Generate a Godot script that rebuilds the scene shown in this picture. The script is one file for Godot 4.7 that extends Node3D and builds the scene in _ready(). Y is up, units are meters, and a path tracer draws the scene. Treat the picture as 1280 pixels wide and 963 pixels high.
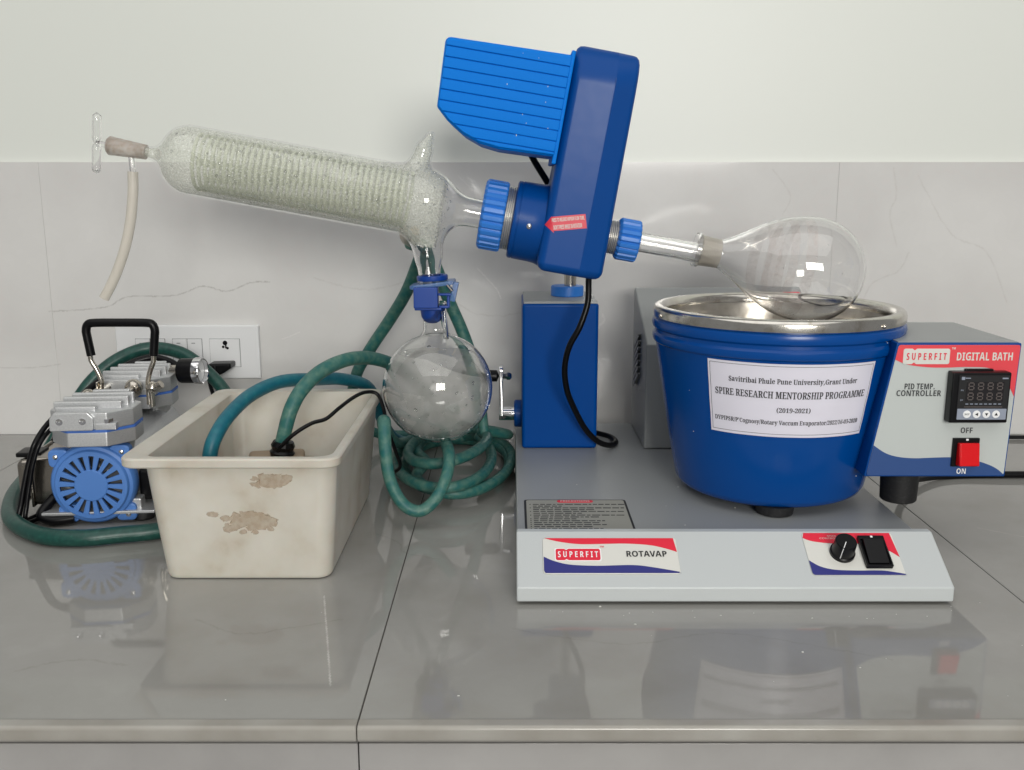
extends Node3D
# A rotary evaporator, its heating bath, a vacuum pump and a coolant tub on a tiled laboratory bench.

const HEAD_TILT := -0.178
const AXIS_Z := 0.362
var head := Transform3D(Basis(Vector3(0, 0, 1), HEAD_TILT), Vector3(0.0195, 0.3604, AXIS_Z))   # local x runs down the vapour axis
var M := {}
var rng := RandomNumberGenerator.new()


# ---------------------------------------------------------------- shapes
class Shape:
	var v := PackedVector3Array()
	var xf := Transform3D()

	func tri(a: Vector3, b: Vector3, c: Vector3) -> void:
		v.append(xf * a); v.append(xf * b); v.append(xf * c)

	func quad(a: Vector3, b: Vector3, c: Vector3, d: Vector3) -> void:
		tri(a, b, c); tri(a, c, d)

	# corner outline (counter-clockwise) offset inwards, its corners rounded
	static func ring(poly: PackedVector2Array, radii: Array, inset: float, seg: int) -> PackedVector2Array:
		var n := poly.size()
		var out := PackedVector2Array()
		var moved := PackedVector2Array()
		for i in n:
			var a := poly[(i + n - 1) % n]
			var b := poly[i]
			var c := poly[(i + 1) % n]
			var d0 := (b - a).normalized()
			var d1 := (c - b).normalized()
			var n0 := Vector2(-d0.y, d0.x)
			var n1 := Vector2(-d1.y, d1.x)
			var m := n0 + n1
			moved.append(b + m * (inset / maxf(0.25, 1.0 + n0.dot(n1))))
		for i in n:
			var r: float = radii[i % radii.size()]
			var b := moved[i]
			if r <= 0.0:
				out.append(b)
				continue
			var to_a := (moved[(i + n - 1) % n] - b)
			var to_c := (moved[(i + 1) % n] - b)
			var cross := (-to_a).cross(to_c)
			r = maxf(r - inset, 0.0002) if cross > 0.0 else r + inset
			var la := to_a.length()
			var lc := to_c.length()
			to_a /= la
			to_c /= lc
			var half := acos(clampf(to_a.dot(to_c), -1.0, 1.0)) / 2.0
			var t := minf(r / maxf(tan(half), 0.001), 0.49 * minf(la, lc))
			r = t * tan(half)
			var mid := b + (to_a + to_c).normalized() * (r / maxf(sin(half), 0.001))
			var p0 := b + to_a * t - mid
			var p1 := b + to_c * t - mid
			var ang := p0.angle_to(p1)
			for k in seg + 1:
				out.append(mid + p0.rotated(ang * k / seg))
		return out

	# stack of outlines: layers are [z, inset] from back to front
	func prism(poly: PackedVector2Array, radii: Array, layers: Array, seg := 4, t := Transform3D()) -> Shape:
		var rings := []
		for l in layers:
			var r := PackedVector3Array()
			for p in ring(poly, radii, l[1], seg):
				r.append(t * Vector3(p.x, p.y, l[0]))
			rings.append(r)
		var first := ring(poly, radii, layers[0][1], seg)
		var last := ring(poly, radii, layers[-1][1], seg)
		skin(rings)
		fill(first, layers[0][0], t, true)
		fill(last, layers[-1][0], t, false)
		return self

	func skin(rings: Array) -> void:
		for k in rings.size() - 1:
			var a: PackedVector3Array = rings[k]
			var b: PackedVector3Array = rings[k + 1]
			for i in a.size():
				var j := (i + 1) % a.size()
				quad(a[i], a[j], b[j], b[i])

	func fill(p: PackedVector2Array, z: float, t := Transform3D(), back := false) -> void:
		var idx := Geometry2D.triangulate_polygon(p)
		for i in range(0, idx.size(), 3):
			var a := p[idx[i]]
			var b := p[idx[i + 1]]
			var c := p[idx[i + 2]]
			if ((b - a).cross(c - a) < 0.0) != back:
				var s := b
				b = c
				c = s
			tri(t * Vector3(a.x, a.y, z), t * Vector3(b.x, b.y, z), t * Vector3(c.x, c.y, z))

	static func bevel(z0: float, z1: float, r: float, n := 3) -> Array:
		var out := []
		for k in n + 1:
			var a := PI / 2 * k / n
			out.append([z0 + r * (1.0 - sin(a)) if false else z0 + r - r * cos(a), r - r * sin(a)])
		for k in n + 1:
			var a := PI / 2 * (n - k) / n
			out.append([z1 - r + r * cos(a), r - r * sin(a)])
		return out

	static func rect(w: float, h: float, c := Vector2.ZERO) -> PackedVector2Array:
		return PackedVector2Array([c + Vector2(-w / 2, -h / 2), c + Vector2(w / 2, -h / 2), c + Vector2(w / 2, h / 2), c + Vector2(-w / 2, h / 2)])

	func box(c: Vector3, s: Vector3, r := 0.001, n := 2, t := Transform3D()) -> Shape:
		r = minf(r, 0.49 * minf(s.x, minf(s.y, s.z)))
		return prism(rect(s.x, s.y), [r], bevel(-s.z / 2, s.z / 2, r, n), n + 1, t * Transform3D(Basis(), c))

	# profile of (radius, height) turned round y; from the bottom up along the outside
	func lathe(prof: Array, n := 48, t := Transform3D()) -> Shape:
		for k in prof.size() - 1:
			var p: Vector2 = prof[k]
			var q: Vector2 = prof[k + 1]
			for i in n:
				var a := TAU * i / n
				var b := TAU * (i + 1) / n
				var p0 := t * Vector3(p.x * sin(a), p.y, p.x * cos(a))
				var p1 := t * Vector3(p.x * sin(b), p.y, p.x * cos(b))
				var q0 := t * Vector3(q.x * sin(a), q.y, q.x * cos(a))
				var q1 := t * Vector3(q.x * sin(b), q.y, q.x * cos(b))
				if p.x < 1e-6:
					tri(p0, q1, q0)
				elif q.x < 1e-6:
					tri(p0, p1, q0)
				else:
					quad(p0, p1, q1, q0)
		return self

	func tube(path: PackedVector3Array, radius: float, n := 12, radii := PackedFloat32Array()) -> Shape:
		var rings := []
		var up := Vector3(0.3, 1, 0.2)
		var m := path.size()
		for k in m:
			var d := (path[mini(k + 1, m - 1)] - path[maxi(k - 1, 0)]).normalized()
			up = (up - d * up.dot(d)).normalized()
			var side := d.cross(up)
			var r := radii[k] if radii.size() else radius
			var o := PackedVector3Array()
			for i in n:
				var a := TAU * i / n
				o.append(path[k] + (up * cos(a) - side * sin(a)) * r)
			rings.append(o)
		skin(rings)
		for e in 2:
			var o: PackedVector3Array = rings[0] if e == 0 else rings[m - 1]
			for i in range(1, n - 1):
				if e == 0:
					tri(o[0], o[i + 1], o[i])
				else:
					tri(o[0], o[i], o[i + 1])
		return self

	func ball(c: Vector3, r: Vector3, n := 16) -> Shape:
		var prof := []
		for k in n / 2 + 1:
			var a := PI * k / (n / 2)
			prof.append(Vector2(sin(a) if k > 0 and k < n / 2 else 0.0, -cos(a)))
		return lathe(prof, n, Transform3D(Basis.from_scale(r), c))

	# triangles with normals that are smooth across edges flatter than the crease
	func mesh(crease := 38.0) -> ArrayMesh:
		var n := v.size()
		var fn := PackedVector3Array()
		fn.resize(n / 3)
		var at := {}
		var key := []
		key.resize(n)
		for i in n / 3:
			fn[i] = (v[i * 3 + 1] - v[i * 3]).cross(v[i * 3 + 2] - v[i * 3])
			for k in 3:
				var p := v[i * 3 + k] * 40000.0
				var q := Vector3i(roundi(p.x), roundi(p.y), roundi(p.z))
				key[i * 3 + k] = q
				if at.has(q):
					at[q].append(i)
				else:
					at[q] = PackedInt32Array([i])
		var lim := cos(deg_to_rad(crease))
		var pos := PackedVector3Array()
		var nor := PackedVector3Array()
		for i in n / 3:
			var f := fn[i]
			if f.length_squared() < 1e-20:
				continue
			var u := f.normalized()
			for k in [0, 2, 1]:
				var s := Vector3.ZERO
				for j in at[key[i * 3 + k]]:
					var g := fn[j]
					if g.length_squared() > 1e-22 and g.normalized().dot(u) > lim:
						s += g
				pos.append(v[i * 3 + k])
				nor.append(s.normalized() if s.length_squared() > 1e-24 else u)
		return Shape.commit(pos, nor)

	static func commit(pos: PackedVector3Array, nor: PackedVector3Array) -> ArrayMesh:
		var a := []
		a.resize(Mesh.ARRAY_MAX)
		a[Mesh.ARRAY_VERTEX] = pos
		a[Mesh.ARRAY_NORMAL] = nor
		var m := ArrayMesh.new()
		m.add_surface_from_arrays(Mesh.PRIMITIVE_TRIANGLES, a)
		return m


func sh(t := Transform3D()) -> Shape:
	var s := Shape.new()
	s.xf = t
	return s


func smooth(pts: Array, per := 8) -> PackedVector3Array:
	var out := PackedVector3Array()
	var n := pts.size()
	for i in n - 1:
		var a: Vector3 = pts[maxi(i - 1, 0)]
		var b: Vector3 = pts[i]
		var c: Vector3 = pts[i + 1]
		var d: Vector3 = pts[mini(i + 2, n - 1)]
		for k in per:
			var t := float(k) / per
			out.append(0.5 * (2.0 * b + (c - a) * t + (2.0 * a - 5.0 * b + 4.0 * c - d) * t * t + (3.0 * b - a - 3.0 * c + d) * t * t * t))
	out.append(pts[n - 1])
	return out


# surface nets over a field; both sides of a wall when shell > 0
func nets(f: Callable, lo: Vector3, hi: Vector3, cell: float, shell: float) -> ArrayMesh:
	var nx := int((hi.x - lo.x) / cell) + 1
	var ny := int((hi.y - lo.y) / cell) + 1
	var nz := int((hi.z - lo.z) / cell) + 1
	var g := PackedFloat32Array()
	g.resize(nx * ny * nz)
	var i := 0
	for z in nz:
		for y in ny:
			for x in nx:
				g[i] = f.call(lo + Vector3(x, y, z) * cell)
				i += 1
	var pos := PackedVector3Array()
	var nor := PackedVector3Array()
	var sx := 1
	var sy := nx
	var sz := nx * ny
	for pass_n in (2 if shell > 0.0 else 1):
		var off := shell * pass_n
		var flip := pass_n == 1
		var at := {}
		for z in nz - 1:
			for y in ny - 1:
				var row := z * sz + y * sy
				for x in nx - 1:
					var b := row + x
					var c := [g[b] + off, g[b + sx] + off, g[b + sy] + off, g[b + sy + sx] + off, g[b + sz] + off, g[b + sz + sx] + off, g[b + sz + sy] + off, g[b + sz + sy + sx] + off]
					var neg := 0
					for q in c:
						if q < 0.0:
							neg += 1
					if neg == 0 or neg == 8:
						continue
					var s := Vector3.ZERO
					var m := 0
					for e in 12:
						var axis := e / 4
						var o: int = [[0, 2, 4, 6], [0, 1, 4, 5], [0, 1, 2, 3]][axis][e % 4]
						var o2: int = o + [1, 2, 4][axis]
						if (c[o] < 0.0) != (c[o2] < 0.0):
							var t: float = c[o] / (c[o] - c[o2])
							var p := Vector3(o & 1, (o >> 1) & 1, (o >> 2) & 1)
							p[axis] += t
							s += p
							m += 1
					var w := lo + (Vector3(x, y, z) + s / m) * cell
					# one step onto the surface
					var h := 0.0004
					var fx: float = f.call(w)
					var gr := Vector3(f.call(w + Vector3(h, 0, 0)) - fx, f.call(w + Vector3(0, h, 0)) - fx, f.call(w + Vector3(0, 0, h)) - fx).normalized()
					w -= gr * clampf(fx + off, -cell, cell)
					at[b] = [w, gr]
		for b in at:
			for axis in 3:
				var st: int = [sx, sy, sz][axis]
				if (g[b] + off < 0.0) == (g[b + st] + off < 0.0):
					continue
				var u: int = [sy, sz, sx][axis]
				var w2: int = [sz, sx, sy][axis]
				if not (at.has(b - u) and at.has(b - w2) and at.has(b - u - w2)):
					continue
				var q := [at[b], at[b - u], at[b - u - w2], at[b - w2]]
				if (g[b] + off < 0.0) == flip:
					q = [q[0], q[3], q[2], q[1]]
				for k in [0, 2, 1, 0, 3, 2]:
					pos.append(q[k][0])
					nor.append(-q[k][1] if flip else q[k][1])
	return Shape.commit(pos, nor)


# ---------------------------------------------------------------- things
var taken := {}


func numbered(called: String) -> String:
	taken[called] = taken.get(called, 0) + 1
	return called if taken[called] == 1 else "%s_%03d" % [called, taken[called] - 1]


func thing(called: String, label: String, category: String, at := Vector3.ZERO, group := "") -> Node3D:
	var o := Node3D.new()
	o.name = numbered(called)
	add_child(o)
	o.position = at
	o.set_meta("label", label)
	o.set_meta("category", category)
	if group:
		o.set_meta("group", group)
	return o


# a part whose shape is given in the coordinates of the place
func part(called: String, s, m: Material, parent: Node3D, crease := 38.0) -> MeshInstance3D:
	var o := MeshInstance3D.new()
	o.name = called
	o.mesh = s.mesh(crease) if s is Shape else s
	o.material_override = m
	parent.add_child(o, true)
	var p: Node3D = parent
	var t := Transform3D()
	while p != self:
		t = p.transform * t
		p = p.get_parent()
	o.transform = t.affine_inverse()
	return o


func single(called: String, s, m: Material, label: String, category: String, group := "") -> MeshInstance3D:
	var o := MeshInstance3D.new()
	o.name = numbered(called)
	o.mesh = s.mesh() if s is Shape else s
	o.material_override = m
	add_child(o)
	o.set_meta("label", label)
	o.set_meta("category", category)
	if group:
		o.set_meta("group", group)
	return o


# printed letters: the outline of a text, fitted to a width and a height about a point of a plane, then laid on a surface
func letters(text: String, w: float, h: float, where: Callable, serif := false, bold := true) -> ArrayMesh:
	var f := SystemFont.new()
	f.font_names = PackedStringArray(["Droid Serif" if serif else "Droid Sans"])
	f.font_weight = 700 if bold else 400
	var t := TextMesh.new()
	t.font = f
	t.font_size = 64
	t.depth = 0.0
	t.pixel_size = 0.01
	t.curve_step = 1.0
	t.text = text
	var a := t.get_mesh_arrays()
	var src: PackedVector3Array = a[Mesh.ARRAY_VERTEX]
	var idx = a[Mesh.ARRAY_INDEX]
	var lo := Vector2(1e9, 1e9)
	var hi := -lo
	for p in src:
		lo = lo.min(Vector2(p.x, p.y))
		hi = hi.max(Vector2(p.x, p.y))
	var span := hi - lo
	var pos := PackedVector3Array()
	var nor := PackedVector3Array()
	var order: PackedInt32Array = idx if idx != null and idx.size() else PackedInt32Array(range(src.size()))
	for i in range(0, order.size(), 3):
		var q := []
		for k in 3:
			var p := src[order[i + k]]
			q.append(where.call((p.x - lo.x) / span.x * w - w / 2, (p.y - lo.y) / span.y * h - h / 2))
		var n: Vector3 = (q[2] - q[0]).cross(q[1] - q[0])
		for k in 3:
			pos.append(q[k])
			nor.append(n.normalized())
	return Shape.commit(pos, nor)


func on_plane(t: Transform3D, c: Vector2, turn := 0.0) -> Callable:
	return func(x: float, y: float) -> Vector3: 
		var p := Vector2(x, y).rotated(turn) + c
		return t * Vector3(p.x, p.y, 0.0)


func sheet(poly: PackedVector2Array, t: Transform3D, thick := 0.0003) -> Shape:
	var s := sh(t)
	if Geometry2D.is_polygon_clockwise(poly):
		poly.reverse()
	return s.prism(poly, [0.0], [[0.0, 0.0], [thick, 0.0]], 1)


# closed outline between an upper and a lower boundary, each a list of points joined by a smooth line
func band_poly(top: Array, low: Array) -> PackedVector2Array:
	var out := PackedVector2Array()
	for side in [top, low]:
		var p := []
		for q in side:
			p.append(Vector3(q.x, q.y, 0))
		for q in smooth(p, 6):
			if out.size() == 0 or out[-1].distance_to(Vector2(q.x, q.y)) > 1e-5:
				out.append(Vector2(q.x, q.y))
	if out[0].distance_to(out[-1]) < 1e-5:
		out.remove_at(out.size() - 1)
	return out


# ---------------------------------------------------------------- materials
func srgb(r: float, g: float, b: float, a := 1.0) -> Color:
	return Color(r / 255.0, g / 255.0, b / 255.0, a)


func mat(c: Color, rough: float, metal := 0.0) -> StandardMaterial3D:
	var m := StandardMaterial3D.new()
	m.albedo_color = c
	m.roughness = rough
	m.metallic = metal
	return m


func noise_tex(freq: float, stops: Array, octaves := 4, size := 512, seed_n := 1, kind := FastNoiseLite.TYPE_SIMPLEX_SMOOTH) -> NoiseTexture2D:
	var n := FastNoiseLite.new()
	n.seed = seed_n
	n.noise_type = kind
	n.frequency = freq
	n.fractal_octaves = octaves
	var t := NoiseTexture2D.new()
	t.width = size
	t.height = size
	t.seamless = true
	t.noise = n
	var g := Gradient.new()
	var offs := PackedFloat32Array()
	var cols := PackedColorArray()
	for s in stops:
		offs.append(s[0])
		cols.append(s[1])
	g.offsets = offs
	g.colors = cols
	t.color_ramp = g
	return t


func textured(m: StandardMaterial3D, tex: Texture2D, scale: float, world := true) -> StandardMaterial3D:
	m.albedo_texture = tex
	m.uv1_triplanar = true
	m.uv1_world_triplanar = world
	m.uv1_scale = Vector3.ONE * scale
	return m


func relief(m: StandardMaterial3D, freq: float, scale: float, depth_cm: float, seed_n := 5) -> StandardMaterial3D:
	m.heightmap_enabled = true
	m.heightmap_texture = noise_tex(freq, [[0.0, Color.BLACK], [1.0, Color.WHITE]], 3, 512, seed_n)
	m.heightmap_scale = depth_cm
	m.uv1_triplanar = true
	m.uv1_world_triplanar = true
	m.uv1_scale = Vector3.ONE * scale
	return m


func grey(v: float) -> Color:
	return Color(v, v, v)


func glass() -> StandardMaterial3D:
	var m := mat(Color(1, 1, 1, 0.0), 0.0)
	m.refraction_enabled = true
	m.refraction_scale = 0.047
	return m


# veins and scratches as print: a see-through picture that covers span metres of a plane, drawn along given lines
func veins(span: float, lines: Array, flat: bool) -> ImageTexture:
	var size := 2048
	var im := Image.create(size, size, false, Image.FORMAT_RGBA8)
	im.fill(Color(0.5, 0.5, 0.5, 0.0))
	for l in lines:
		var col: Color = l[0]
		var wide: float = l[1]
		var wobble: float = l[2]
		var p := []
		for q in l[3]:
			p.append(Vector3(q.x, q.y, 0))
		var w := 0.0
		var track := smooth(p, 60)
		for k in track.size() - 1:
			for e in 6:
				var q := track[k].lerp(track[k + 1], e / 6.0)
				w = w * 0.96 + rng.randf_range(-1, 1) * wobble * 0.12
				var fade: float = col.a * (0.35 + 0.65 * absf(sin(k * 0.13 + q.x * 9.0)))
				var cx := fposmod(q.x / span + 0.5, 1.0) * size
				var cy := fposmod(-((q.y + w) / span + 0.5), 1.0) * size
				var r := wide / span * size
				for dx in range(-int(r + 1), int(r + 2)):
					for dy in range(-int(r + 1), int(r + 2)):
						var x := posmod(int(cx) + dx, size)
						var y := posmod(int(cy) + dy, size)
						var a := fade * clampf(1.0 - Vector2(dx, dy).length() / (r + 0.7), 0.0, 1.0)
						if a > im.get_pixel(x, y).a:
							im.set_pixel(x, y, Color(col.r, col.g, col.b, a))
	return ImageTexture.create_from_image(im)


func detail(m: StandardMaterial3D, t: Texture2D, span: float) -> void:
	m.detail_enabled = true
	m.detail_albedo = t
	m.detail_blend_mode = BaseMaterial3D.BLEND_MODE_MIX
	m.detail_uv_layer = BaseMaterial3D.DETAIL_UV_2
	m.uv2_triplanar = true
	m.uv2_world_triplanar = true
	m.uv2_scale = Vector3.ONE / span
	m.uv2_offset = Vector3.ONE * 0.5


func make_materials() -> void:
	M.wall = mat(srgb(220, 223, 217), 0.42)
	var tile := textured(mat(Color.WHITE, 0.1), noise_tex(0.006, [[0.0, srgb(203, 201, 199)], [0.5, srgb(211, 210, 208)], [1.0, srgb(218, 217, 215)]], 5, 1024, 3), 0.5)
	var wall_lines := [
		[srgb(140, 136, 132, 0.5), 0.0006, 0.0012, [Vector2(-0.75, 0.205), Vector2(-0.66, 0.212), Vector2(-0.62, 0.229), Vector2(-0.545, 0.231), Vector2(-0.50, 0.246), Vector2(-0.46, 0.238), Vector2(-0.42, 0.252), Vector2(-0.39, 0.253)]],
		[srgb(150, 146, 142, 0.35), 0.0006, 0.001, [Vector2(-0.90, 0.116), Vector2(-0.80, 0.112), Vector2(-0.74, 0.118)]],
		[srgb(232, 230, 228, 0.8), 0.0011, 0.0006, [Vector2(-0.056, 0.275), Vector2(-0.04, 0.258), Vector2(-0.024, 0.24), Vector2(-0.018, 0.226)]],
		[srgb(228, 226, 224, 0.6), 0.0009, 0.0006, [Vector2(-0.085, 0.42), Vector2(-0.064, 0.40), Vector2(-0.046, 0.385)]],
		[srgb(186, 183, 178, 0.4), 0.0008, 0.002, [Vector2(0.60, 0.432), Vector2(0.608, 0.39), Vector2(0.60, 0.36), Vector2(0.615, 0.31)]],
		[srgb(186, 182, 178, 0.35), 0.0007, 0.002, [Vector2(0.41, 0.43), Vector2(0.44, 0.39), Vector2(0.43, 0.36)]],
		[srgb(184, 180, 176, 0.4), 0.0008, 0.002, [Vector2(0.56, 0.20), Vector2(0.58, 0.25), Vector2(0.62, 0.27), Vector2(0.635, 0.30)]],
		[srgb(226, 224, 222, 0.8), 0.002, 0.003, [Vector2(0.147, 0.20), Vector2(0.15, 0.19), Vector2(0.141, 0.18)]],
		[srgb(226, 224, 222, 0.6), 0.0012, 0.001, [Vector2(-0.375, 0.16), Vector2(-0.36, 0.165), Vector2(-0.345, 0.172)]],
		[srgb(182, 178, 174, 0.35), 0.0008, 0.003, [Vector2(-0.32, 0.26), Vector2(-0.24, 0.24), Vector2(-0.15, 0.25), Vector2(-0.05, 0.20), Vector2(0.05, 0.21)]],
		[srgb(186, 182, 178, 0.35), 0.0008, 0.003, [Vector2(0.64, 0.42), Vector2(0.70, 0.33), Vector2(0.76, 0.30), Vector2(0.80, 0.22)]],
	]
	detail(tile, veins(2.1, wall_lines, false), 2.1)
	tile.roughness = 0.09
	M.tile_joint = mat(srgb(178, 176, 174), 0.8)
	M.tile = tile
	var stone := textured(mat(Color.WHITE, 0.07), noise_tex(0.008, [[0.0, srgb(144, 142, 137)], [0.45, srgb(151, 150, 146)], [0.75, srgb(154, 153, 149)], [1.0, srgb(160, 159, 155)]], 6, 1024, 12), 0.8)
	stone.roughness_texture = noise_tex(0.02, [[0.0, grey(0.55)], [0.5, grey(0.9)], [0.72, grey(1.0)], [1.0, grey(3.0)]], 5, 512, 44)
	stone.roughness = 0.045
	var counter_lines := [
		[srgb(214, 212, 208, 0.6), 0.0004, 0.0003, [Vector2(-0.1885, -0.6463), Vector2(-0.178, -0.694), Vector2(-0.1672, -0.7421), Vector2(-0.1490, -0.8248)]],
		[srgb(104, 98, 90, 0.2), 0.0008, 0.003, [Vector2(-0.30, -0.70), Vector2(-0.25, -0.73), Vector2(-0.21, -0.72), Vector2(-0.16, -0.70)]],
		[srgb(112, 106, 98, 0.2), 0.0012, 0.004, [Vector2(-0.42, -0.80), Vector2(-0.38, -0.78), Vector2(-0.33, -0.79)]],
		[srgb(176, 172, 166, 0.4), 0.001, 0.004, [Vector2(0.56, -0.45), Vector2(0.62, -0.50), Vector2(0.66, -0.58), Vector2(0.75, -0.60)]],
		[srgb(110, 104, 97, 0.2), 0.001, 0.004, [Vector2(-0.16, -0.47), Vector2(-0.13, -0.50), Vector2(-0.12, -0.53), Vector2(-0.08, -0.55)]],
		[srgb(112, 106, 98, 0.18), 0.0009, 0.004, [Vector2(0.0, -0.72), Vector2(0.10, -0.75), Vector2(0.2, -0.73), Vector2(0.33, -0.78)]],
	]
	detail(stone, veins(2.1, counter_lines, true), 2.1)
	M.stone = stone
	M.stone_edge = textured(mat(Color.WHITE, 0.22), noise_tex(0.012, [[0.0, srgb(144, 140, 132)], [0.5, srgb(157, 154, 147)], [1.0, srgb(168, 166, 160)]], 5, 512, 17), 1.6)
	M.apron = textured(mat(Color.WHITE, 0.12), noise_tex(0.01, [[0.0, srgb(150, 148, 146)], [1.0, srgb(172, 170, 168)]], 5, 512, 18), 0.9)
	M.grout = mat(srgb(96, 91, 84), 0.9)
	M.plate_grey = relief(mat(srgb(148, 151, 152), 0.36), 0.06, 9.0, 0.006)
	M.panel_grey = relief(mat(srgb(190, 195, 196), 0.33), 0.09, 14.0, 0.008)
	M.cabinet_grey = relief(mat(srgb(150, 153, 153), 0.4), 0.06, 9.0, 0.006)
	M.blue = mat(srgb(0, 66, 138), 0.42)
	M.blue.metallic_specular = 0.3
	M.blue.clearcoat_enabled = true
	M.blue.clearcoat = 0.06
	M.blue.clearcoat_roughness = 0.2
	relief(M.blue, 0.05, 12.0, 0.003)
	M.post_blue = mat(srgb(0, 66, 140), 0.36)
	M.post_blue.metallic_specular = 0.22
	relief(M.post_blue, 0.07, 12.0, 0.004)
	M.bath_blue = mat(srgb(0, 68, 142), 0.26)
	M.bath_blue.metallic_specular = 0.4
	for k in ["blue", "post_blue", "bath_blue"]:
		M[k].roughness_texture = noise_tex(0.02, [[0.0, grey(0.86)], [0.5, grey(0.92)], [0.7, grey(0.96)], [1.0, grey(1.0)]], 6, 512, 66)
		M[k].uv1_triplanar = true
		M[k].uv1_world_triplanar = true
		M[k].uv1_scale = Vector3.ONE * 5.0
	M.bright_blue = mat(srgb(0, 118, 216), 0.5)
	M.bright_blue.metallic_specular = 0.2
	M.nut_blue = mat(srgb(44, 120, 208), 0.4)
	M.pump_blue = mat(srgb(76, 124, 194), 0.5)
	M.band_blue = mat(srgb(66, 108, 186), 0.5)
	M.clip_blue = mat(srgb(2, 58, 142), 0.4)
	M.clip_clear = mat(srgb(90, 130, 190, 0.55), 0.3)
	M.clip_clear.transparency = BaseMaterial3D.TRANSPARENCY_ALPHA
	M.steel = mat(srgb(196, 190, 180), 0.22, 1.0)
	M.pan = relief(textured(mat(Color.WHITE, 0.28, 0.95), noise_tex(0.015, [[0.0, srgb(166, 158, 146)], [0.5, srgb(196, 190, 180)], [1.0, srgb(214, 210, 202)]], 5, 512, 8), 6.0), 0.03, 6.0, 0.015, 9)
	M.rim = relief(textured(mat(Color.WHITE, 0.2, 1.0), noise_tex(0.012, [[0.0, srgb(172, 164, 150)], [0.35, srgb(204, 200, 192)], [1.0, srgb(222, 220, 214)]], 5, 512, 28), 8.0), 0.02, 6.0, 0.006, 29)
	M.chrome = mat(srgb(222, 222, 224), 0.08, 1.0)
	M.alu = relief(textured(mat(Color.WHITE, 0.42, 0.7), noise_tex(0.05, [[0.0, srgb(190, 192, 194)], [1.0, srgb(212, 213, 214)]], 4, 512, 51), 8.0), 0.2, 14.0, 0.002, 52)
	M.brushed = relief(mat(srgb(156, 150, 142), 0.22, 1.0), 0.02, 9.0, 0.01, 33)
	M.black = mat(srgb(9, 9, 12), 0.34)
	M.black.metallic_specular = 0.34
	M.thread = mat(srgb(212, 210, 204), 0.36, 0.9)
	M.rubber = relief(textured(mat(Color.WHITE, 0.6), noise_tex(0.03, [[0.0, srgb(16, 16, 18)], [0.6, srgb(26, 26, 28)], [1.0, srgb(52, 52, 54)]], 5, 512, 60), 10.0), 0.2, 14.0, 0.01, 61)
	M.void_black = mat(srgb(10, 10, 14), 0.7)
	M.white = mat(srgb(236, 237, 238), 0.35)
	M.plastic_white = mat(srgb(226, 227, 228), 0.3)
	M.gap_shade = mat(srgb(120, 120, 122), 0.7)  # dark of the gaps round switches and outlet, put into colour
	M.red = mat(srgb(222, 28, 58), 0.4)
	M.red_soft = mat(srgb(226, 66, 76), 0.42)
	M.sticker_red = mat(srgb(212, 52, 72), 0.4)
	M.navy = mat(srgb(40, 44, 122), 0.4)
	M.panel_navy = mat(srgb(36, 72, 130), 0.42)
	M.print_grey = mat(srgb(188, 194, 192), 0.4)
	M.plate_cream = mat(srgb(214, 214, 208), 0.4)
	M.ink = mat(srgb(24, 24, 28), 0.6)
	M.ink_grey = mat(srgb(58, 60, 62), 0.6)
	M.paper = relief(mat(srgb(226, 224, 236), 0.3), 0.012, 8.0, 0.02, 77)
	M.notice = mat(srgb(150, 150, 142), 0.5)
	M.switch_red = mat(srgb(214, 12, 22), 0.18)
	M.digit = mat(srgb(88, 80, 78), 0.4)
	M.display = mat(srgb(34, 32, 34), 0.15)
	M.keypad = mat(srgb(140, 148, 164), 0.5)
	M.tub = textured(mat(Color.WHITE, 0.42), noise_tex(0.012, [[0.0, srgb(172, 163, 146)], [0.25, srgb(190, 184, 171)], [0.45, srgb(196, 192, 181)], [1.0, srgb(206, 203, 194)]], 6, 512, 80), 2.2)
	M.tub.subsurf_scatter_enabled = true
	M.tub.subsurf_scatter_strength = 0.15
	M.residue = textured(mat(Color(1, 1, 1, 1), 0.8), noise_tex(0.035, [[0.0, Color(srgb(170, 146, 116), 0.25)], [0.4, Color(srgb(172, 148, 120), 0.34)], [0.6, Color(srgb(176, 152, 124), 0.42)], [1.0, Color(srgb(180, 158, 132), 0.5)]], 5, 512, 81), 6.0)
	M.residue.transparency = BaseMaterial3D.TRANSPARENCY_ALPHA
	M.hose_old = textured(mat(Color.WHITE, 0.5), noise_tex(0.02, [[0.0, srgb(8, 84, 92)], [0.4, srgb(34, 98, 94)], [0.6, srgb(64, 108, 98)], [1.0, srgb(104, 134, 122)]], 5, 512, 90), 7.0)
	M.hose_teal = textured(mat(Color.WHITE, 0.45), noise_tex(0.02, [[0.0, srgb(4, 86, 106)], [0.6, srgb(14, 102, 118)], [1.0, srgb(52, 122, 126)]], 5, 512, 91), 7.0)
	M.hose_dark = textured(mat(Color.WHITE, 0.4), noise_tex(0.03, [[0.0, srgb(10, 54, 50)], [0.6, srgb(20, 72, 64)], [1.0, srgb(52, 94, 84)]], 4, 512, 92), 7.0)
	M.silicone = mat(srgb(218, 212, 200, 0.62), 0.35)
	M.silicone.transparency = BaseMaterial3D.TRANSPARENCY_ALPHA
	M.ground_glass = textured(mat(Color(1, 1, 1, 1), 0.5), noise_tex(0.03, [[0.0, Color(srgb(140, 120, 104), 0.8)], [0.5, Color(srgb(186, 174, 162), 0.55)], [1.0, Color(srgb(222, 216, 208), 0.35)]], 4, 256, 95), 20.0)
	M.ground_glass.transparency = BaseMaterial3D.TRANSPARENCY_ALPHA
	M.frosted = mat(srgb(226, 216, 198, 0.55), 0.5)
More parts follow.
